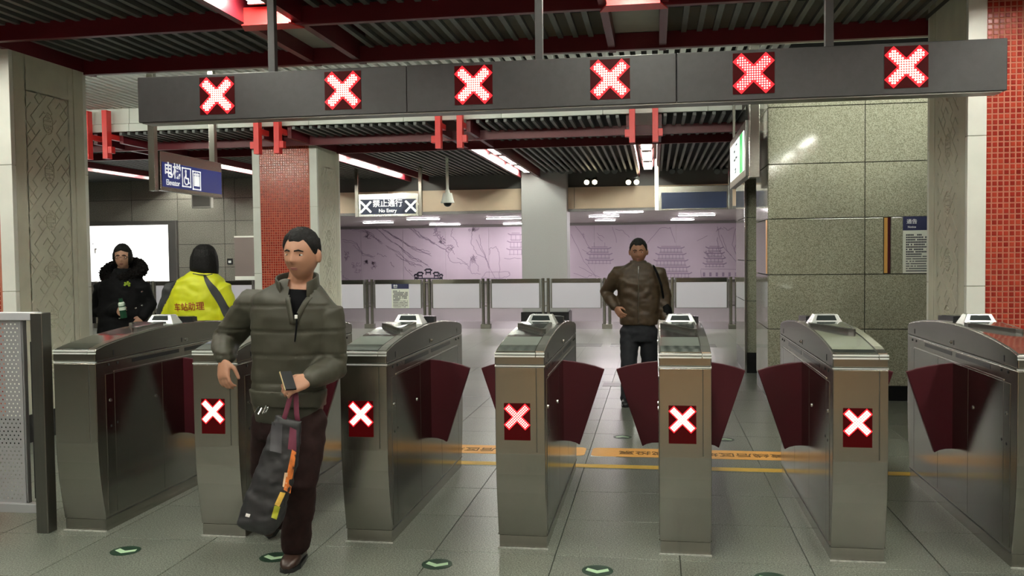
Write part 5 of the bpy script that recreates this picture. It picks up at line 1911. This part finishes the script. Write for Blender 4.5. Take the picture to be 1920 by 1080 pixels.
# ------------------------------------------------------------------ woman in the black coat
def woman_black():
    Y = 8.0
    base = Vector((-5.08, Y, 0))
    t = thing('person', 'woman in a black fur hooded coat and glasses holding a bottle', 'person', base)
    hc = P(230, 482, 7.97)
    H = Head(hc, frame(22, 6), 0.074, 0.092, 0.116)
    spine = [(P(230, 655, Y), 0.235, 0.19, 0, 0), (P(230, 615, Y), 0.225, 0.18, 0, 0), (P(230, 580, Y), 0.215, 0.165, 0, 0), (P(230, 548, Y), 0.215, 0.160, 0, 0),
             (P(230, 530, Y), 0.205, 0.145, 0, 0), (P(230, 518, Y), 0.150, 0.115, 0, 0), (P(230, 508, Y), 0.085, 0.085, 0, 0)]
    rings = torso_rings(spine, 10)
    shR, elR, wrR = P(193, 540, Y), P(186, 585, Y + 0.02), P(222, 580, Y - 0.20)
    shL, elL, wrL = P(266, 540, Y), P(279, 572, Y + 0.05), P(268, 592, Y - 0.05)
    body = MB()
    body.loft(scale_rings(rings, 0.72), 18, 2.3)
    body.limb([P(230, 520, Y), P(230, 507, Y), hc + Vector((0, 0.02, -0.02))], [0.058, 0.052, 0.05])
    H.skin(body)
    for a, b, c in ((shR, elR, wrR), (shL, elL, wrL)):
        body.limb([a, b, c], [0.045, 0.036, 0.025])
    anR, anL = Vector((-5.17, Y + 0.02, 0.08)), Vector((-4.98, Y + 0.02, 0.08))
    for a in (anR, anL):
        body.limb([Vector((a.x, Y, 0.85)), Vector((a.x, Y - 0.01, 0.48)), a], [0.075, 0.052, 0.038])
    hand(body, wrR + Vector((0.005, -0.01, 0)), (0.62, -0.70, -0.2), (0.65, 0.65, -0.25), (0.1, 0, 1), 0.75, 0.95)
    hand(body, wrL + Vector((-0.005, -0.01, -0.01)), (-0.35, -0.5, -0.75), (-0.6, 0.6, 0), (0.1, -0.6, 0.5), 0.5, 0.92)
    part('body', remeshed(body, 'body', 'skin_pale', 0.0065, 2), t, base)
    H.face(t, base)

    def line(n):
        sx, sy, sz = n
        if sy > 0.05:
            return max(sz - 0.62 + 0.25 * abs(sx), (abs(sx) - 0.80) * 1.2)
        return 0.3
    part('hair', H.hair(0.016, line, seed=8).mesh('hair', 'hair_black', smooth=True), t, base)
    g = MB()
    for s in (-1, 1):
        ctr = H.at(s * 0.40, 0.05, 0.006)
        ring = [ctr + H.M @ Vector((0.021 * math.cos(a), 0.004, 0.015 * math.sin(a))) for a in [2 * math.pi * k / 14 for k in range(15)]]
        g.limb(ring, [0.0022] * 15, 6, ends=False)
        g.limb([ctr + H.M @ Vector((s * 0.021, 0.003, 0.004)), H.c + H.M @ Vector((s * 0.079, 0.0, 0.012))], [0.002, 0.002], 6)
    g.limb([H.at(-0.13, 0.06, 0.008), H.at(0.13, 0.06, 0.008)], [0.002, 0.002], 6)
    part('glasses', g.mesh('glasses', 'shoe_brown'), t, base)
    j = MB()
    j.loft(rings, 22, 2.5)
    j.limb([shR.lerp(P(230, 540, Y), 0.3), shR, elR, elR.lerp(wrR, 0.6), wrR], [0.09, 0.092, 0.085, 0.072, 0.058])
    j.limb([shL.lerp(P(230, 540, Y), 0.3), shL, elL, wrL], [0.09, 0.090, 0.080, 0.058])
    part('coat', remeshed(j, 'coat', 'coat_black', 0.013, 3, folds(0.010, 8, 8), lambda p: p.z > P(230, 512, Y).z), t, base)
    c = MB()
    c.loft([(P(230, 523, Y), Vector((0.125, 0, 0)), Vector((0, 0.115, 0))), (P(231, 509, Y - 0.01), Vector((0.092, 0, 0)), Vector((0, 0.100, 0))), (P(231, 503, Y - 0.005), Vector((0.080, 0, 0)), Vector((0, 0.085, 0)))], 20)
    part('coat_collar', remeshed(c, 'coat_collar', 'coat_black', 0.010, 2, wrinkle(0.008, 22, 3)), t, base)
    # fur edged hood lying round the shoulders
    f = MB()
    ctr = P(230, 512, Y + 0.03)
    pts = []
    for k in range(25):
        a = math.radians(-68 + k * 316 / 24 - 45 + 23)
        pts.append(ctr + Vector((0.168 * math.sin(a + math.pi) * 1.0, 0.135 * math.cos(a + math.pi) * 1.0 + 0.02, 0.055 * math.cos(a) * -1 + 0.0)))
    pts = [ctr + Vector((0.165 * math.sin(a), -0.125 * math.cos(a) + 0.01, -0.065 * math.cos(a) + 0.015)) for a in [math.radians(18 + 324 * k / 24) for k in range(25)]]
    f.limb(pts, [0.050 + 0.022 * math.sin(math.pi * k / 24) for k in range(25)], 12)
    o_ = Vector((3, 1, 2))
    part('fur_hood', remeshed(f, 'fur_hood', 'fur_black', 0.009, 1, lambda co, n: 0.016 * noise.noise(co * 55 + o_) + 0.008 * noise.noise(co * 110)), t, base)
    fr = MB()
    rr = random.Random(4)
    for q in range(900):
        k = rr.randrange(1, 24)
        p = pts[k].lerp(pts[k - 1], rr.random())
        d = Vector((rr.gauss(0, 1), rr.gauss(0, 1), rr.gauss(0, 1))).normalized()
        a = p + d * 0.055
        b = p + d * (0.078 + rr.random() * 0.02) + Vector((0, 0, -0.012))
        sd = d.orthogonal().normalized() * 0.004
        fr.add([a - sd, a + sd, b], [(0, 1, 2)])
    tag(part('fur_strands', fr.mesh('fur_strands', 'fur_black'), t, base), kind='stuff')
    # trousers and shoes below the hem
    tr = MB()
    for a in (anR, anL):
        tr.limb([Vector((a.x, Y, 0.75)), Vector((a.x, Y - 0.01, 0.48)), a + Vector((0, 0, 0.03))], [0.09, 0.07, 0.06])
    part('trousers', remeshed(tr, 'trousers', 'cloth_black', 0.013, 2), t, base)
    for a in (anR, anL):
        shoe(t, base, Vector((a.x, Y + 0.09, 0)), Vector((a.x, Y - 0.14, 0)), 'shoe_black', 0.042)
    for x, y in ((264, 547), (264, 573), (222, 597), (252, 578)):
        b = P(x, y, Y - 0.2)
        part('snap_button', MB().ell(b + Vector((0, 0.02, 0)), (0.010, 0.010, 0.008), 8, 6).mesh('snap_button', 'metal_chrome', smooth=True), t, base)
    lf = P(238, 533, Y - 0.175)
    lm = MB()
    for a in (20, 75, 140, 200, -40):
        ca, sa = math.cos(math.radians(a)), math.sin(math.radians(a))
        lm.prism([(lf.x, lf.z), (lf.x + 0.028 * ca - 0.010 * sa, lf.z + 0.028 * sa * 0.8 + 0.010 * ca), (lf.x + 0.038 * ca, lf.z + 0.031 * sa), (lf.x + 0.028 * ca + 0.010 * sa, lf.z + 0.028 * sa * 0.8 - 0.010 * ca)], lf.y, lf.y + 0.01, 'y')
    part('leaf_badge', lm.mesh('leaf_badge', 'leaf_print'), t, base)
    b0 = P(230, 582, Y - 0.29)
    bo = thing('bottle', 'small bottle with dark green cap and pale label in her hand', 'bottle', b0)
    bo.rotation_euler = (math.radians(8), math.radians(-4), 0)
    MB().cyl((0, 0, -0.07), (0, 0, 0.045), 0.031, 16).build('bottle_body', 'bottle_green', bo)
    MB().cyl((0, 0, 0.005), (0, 0, 0.055), 0.0325, 16, 0.030).build('label_band', 'bottle_label', bo)
    MB().ell((0, 0, 0.060), (0.031, 0.031, 0.026)).build('shoulder', 'bottle_label', bo, smooth=True)
    MB().cyl((0, 0, 0.075), (0, 0, 0.115), 0.020, 14, 0.018).build('cap', 'bottle_green', bo)
    return t


# ------------------------------------------------------------------ person in the yellow jacket, seen from behind
def person_yellow():
    Y = 7.2
    base = Vector((-3.86, Y, 0))
    t = thing('person', 'station helper in a bright yellow jacket with black bob, seen from behind', 'person', base)
    hc = P(383, 492, Y)
    H = Head(hc, frame(168, 8), 0.076, 0.095, 0.118)
    spine = [(P(374, 640, Y), 0.235, 0.160, 0, 0), (P(372, 600, Y), 0.240, 0.165, 0, 0), (P(371, 570, Y), 0.242, 0.165, 0, 0), (P(372, 540, Y), 0.238, 0.155, 0, 0.02), (P(374, 525, Y), 0.205, 0.135, 0, 0.02),
             (P(378, 514, Y), 0.135, 0.105, 0, 0.02), (P(381, 506, Y), 0.080, 0.085, 0, 0)]
    rings = torso_rings(spine, 0)
    shA, elA, wrA = P(327, 545, Y), P(310, 598, Y + 0.02), P(322, 640, Y + 0.16)
    shB, elB, wrB = P(415, 545, Y), P(427, 598, Y + 0.02), P(414, 640, Y + 0.16)
    body = MB()
    body.loft(scale_rings(rings, 0.74), 18, 2.3)
    body.limb([P(380, 520, Y), P(381, 506, Y), hc + Vector((0, -0.01, -0.02))], [0.058, 0.052, 0.05])
    H.skin(body)
    for a, b, c in ((shA, elA, wrA), (shB, elB, wrB)):
        body.limb([a, b, c], [0.045, 0.038, 0.026])
    anA, anB = Vector((-3.96, Y, 0.08)), Vector((-3.76, Y, 0.08))
    for a in (anA, anB):
        body.limb([Vector((a.x, Y, 0.85)), Vector((a.x, Y + 0.01, 0.48)), a], [0.08, 0.054, 0.04])
    hand(body, wrA, (0.1, 0.6, -0.75), (1, 0, 0), (0, 0.6, 0.7), 0.6)
    hand(body, wrB, (-0.1, 0.6, -0.75), (-1, 0, 0), (0, 0.6, 0.7), 0.6)
    part('body', remeshed(body, 'body', 'skin_pale', 0.0075, 2), t, base)
    H.face(t, base)
    hr = MB()
    hr.loft([(P(383, 458, Y), Vector((0.03, 0, 0)), Vector((0, 0.03, 0))), (P(383, 461, Y), Vector((0.062, 0, 0)), Vector((0, 0.065, 0))), (P(383, 468, Y), Vector((0.088, 0, 0)), Vector((0, 0.096, 0))), (P(383, 480, Y), Vector((0.107, 0, 0)), Vector((0, 0.114, 0))),
             (P(383, 492, Y + 0.005), Vector((0.116, 0, 0)), Vector((0, 0.118, 0))), (P(383, 503, Y + 0.005), Vector((0.119, 0, 0)), Vector((0, 0.116, 0))), (P(384, 511, Y + 0.005), Vector((0.112, 0, -0.01)), Vector((0, 0.100, 0))), (P(386, 515, Y + 0.005), Vector((0.085, 0, -0.012)), Vector((0, 0.070, 0)))], 24, 2.2)

    def face_open(p):
        q = H.M.transposed() @ (p - H.c)
        return q.y > 0.045 and abs(q.x) < 0.070 and q.z < 0.060
    part('hair', remeshed(hr, 'hair', 'hair_black', 0.009, 2, lambda co, n: 0.003 * noise.noise(Vector((co.x * 70, co.y * 70, co.z * 6))), face_open), t, base)
    j = MB()
    j.loft(rings, 24, 2.5)
    part_top = P(380, 508, Y).z
    for a, b, c in ((shA, elA, wrA), (shB, elB, wrB)):
        j.limb([a.lerp(P(372, 545, Y), 0.3), a, a.lerp(b, 0.5), b, b.lerp(c, 0.5), c], [0.095, 0.098, 0.094, 0.088, 0.078, 0.06])
    jm = remeshed(j, 'jacket', 'jacket_yellow', 0.008, 4, folds(0.010, 7, 12), lambda p: p.z > part_top)
    # black side panels, shoulder stripe and yellow shoulder piece follow the seams of the jacket
    jm.materials.append(MATS['jacket_charcoal'])

    def px_of(co):
        v = co - Vector((0, 0, CAMH))
        z = v.dot(AX_D)
        return 960 + FPX * v.dot(AX_R) / z, 540 - FPX * v.dot(AX_U) / z
    sA, sB = (P(343, 520, Y).x, P(343, 520, Y).z), None
    for p in jm.polygons:
        c = p.center
        u = (c.x - base.x)
        z = c.z
        # left flank: a line falling outwards from the shoulder
        lA = -0.155 - 0.215 * min(1, max(0, (1.36 - z) / 0.34))
        r0 = 0.085 + 0.23 * max(0, (1.42 - z)) / 0.42
        r1 = r0 + 0.060
        if u < lA or u > 0.315:
            p.material_index = 1
    bvh = BVHTree.FromPolygons([v.co for v in jm.vertices], [p.vertices for p in jm.polygons])
    vs, fs = [], []
    nz_ = 22
    for k in range(nz_ + 1):
        v = k / nz_
        z = 1.425 - 0.36 * v
        x0 = base.x + 0.085 + 0.17 * v ** 0.9
        wd_ = 0.020 + 0.050 * min(1, v * 2.5)
        for q in range(5):
            xx = x0 + wd_ * q / 4
            hpt = bvh.ray_cast(Vector((xx, Y - 0.6, z)), Vector((0, 1, 0)))[0]
            if hpt is None:
                hpt = vs[-5] if len(vs) >= 5 else Vector((xx, Y, z))
                hpt = Vector(hpt) + Vector((0, 0.004, -0.012))
            vs.append(hpt + Vector((0, -0.004, 0)))
    for k in range(nz_):
        for q in range(4):
            a = k * 5 + q
            fs.append((a, a + 1, a + 6, a + 5))
    part('dark_stripe', MB().add(vs, fs).mesh('dark_stripe', 'jacket_charcoal', smooth=True), t, base)
    tm = text_mesh('车站助理', 0.074, 0.012)
    ct = P(355, 576, Y - 0.15)
    rot = Matrix.Rotation(math.radians(-3), 4, 'Y') @ Matrix.Rotation(math.pi / 2, 4, 'X')
    for v in tm.vertices:
        w = ct + (rot @ Vector((v.co.x * 0.92, v.co.y, 0))).xyz
        h = bvh.ray_cast(Vector((w.x, Y - 0.6, w.z)), Vector((0, 1, 0)))
        v.co = (h[0] + Vector((0, -0.004, 0))) if h[0] else w
    tm.materials.clear()
    tm.materials.append(MATS['text_red'])
    part('jacket', jm, t, base)
    tag(part('back_lettering', tm, t, base), 'dark red characters across the back')
    c = MB()
    c.loft([(P(379, 517, Y), Vector((0.120, 0, 0)), Vector((0, 0.105, 0))), (P(381, 507, Y), Vector((0.095, 0, 0)), Vector((0, 0.088, 0)))], 20)
    part('collar', remeshed(c, 'collar', 'jacket_yellow', 0.010, 2), t, base)
    part('collar_line', MB().limb([P(362, 513, Y - 0.098), P(374, 515, Y - 0.112), P(388, 516, Y - 0.112), P(398, 514, Y - 0.095)], [0.004] * 4, 8).mesh('collar_line', 'jacket_charcoal'), t, base)
    tr = MB()
    tr.loft([(Vector((-3.86, Y, 1.02)), Vector((0.16, 0, 0)), Vector((0, 0.115, 0))), (Vector((-3.86, Y, 0.85)), Vector((0.175, 0, 0)), Vector((0, 0.12, 0)))], 18, 2.3)
    for a in (anA, anB):
        tr.limb([Vector((a.x, Y, 0.85)), Vector((a.x, Y + 0.01, 0.48)), a + Vector((0, 0, 0.03))], [0.095, 0.08, 0.07])
    part('trousers', remeshed(tr, 'trousers', 'trousers_navy', 0.013, 2), t, base)
    for a in (anA, anB):
        shoe(t, base, Vector((a.x, Y - 0.09, 0)), Vector((a.x, Y + 0.14, 0)), 'shoe_black', 0.044)
    return t


man_olive()
man_brown()
woman_black()
person_yellow()
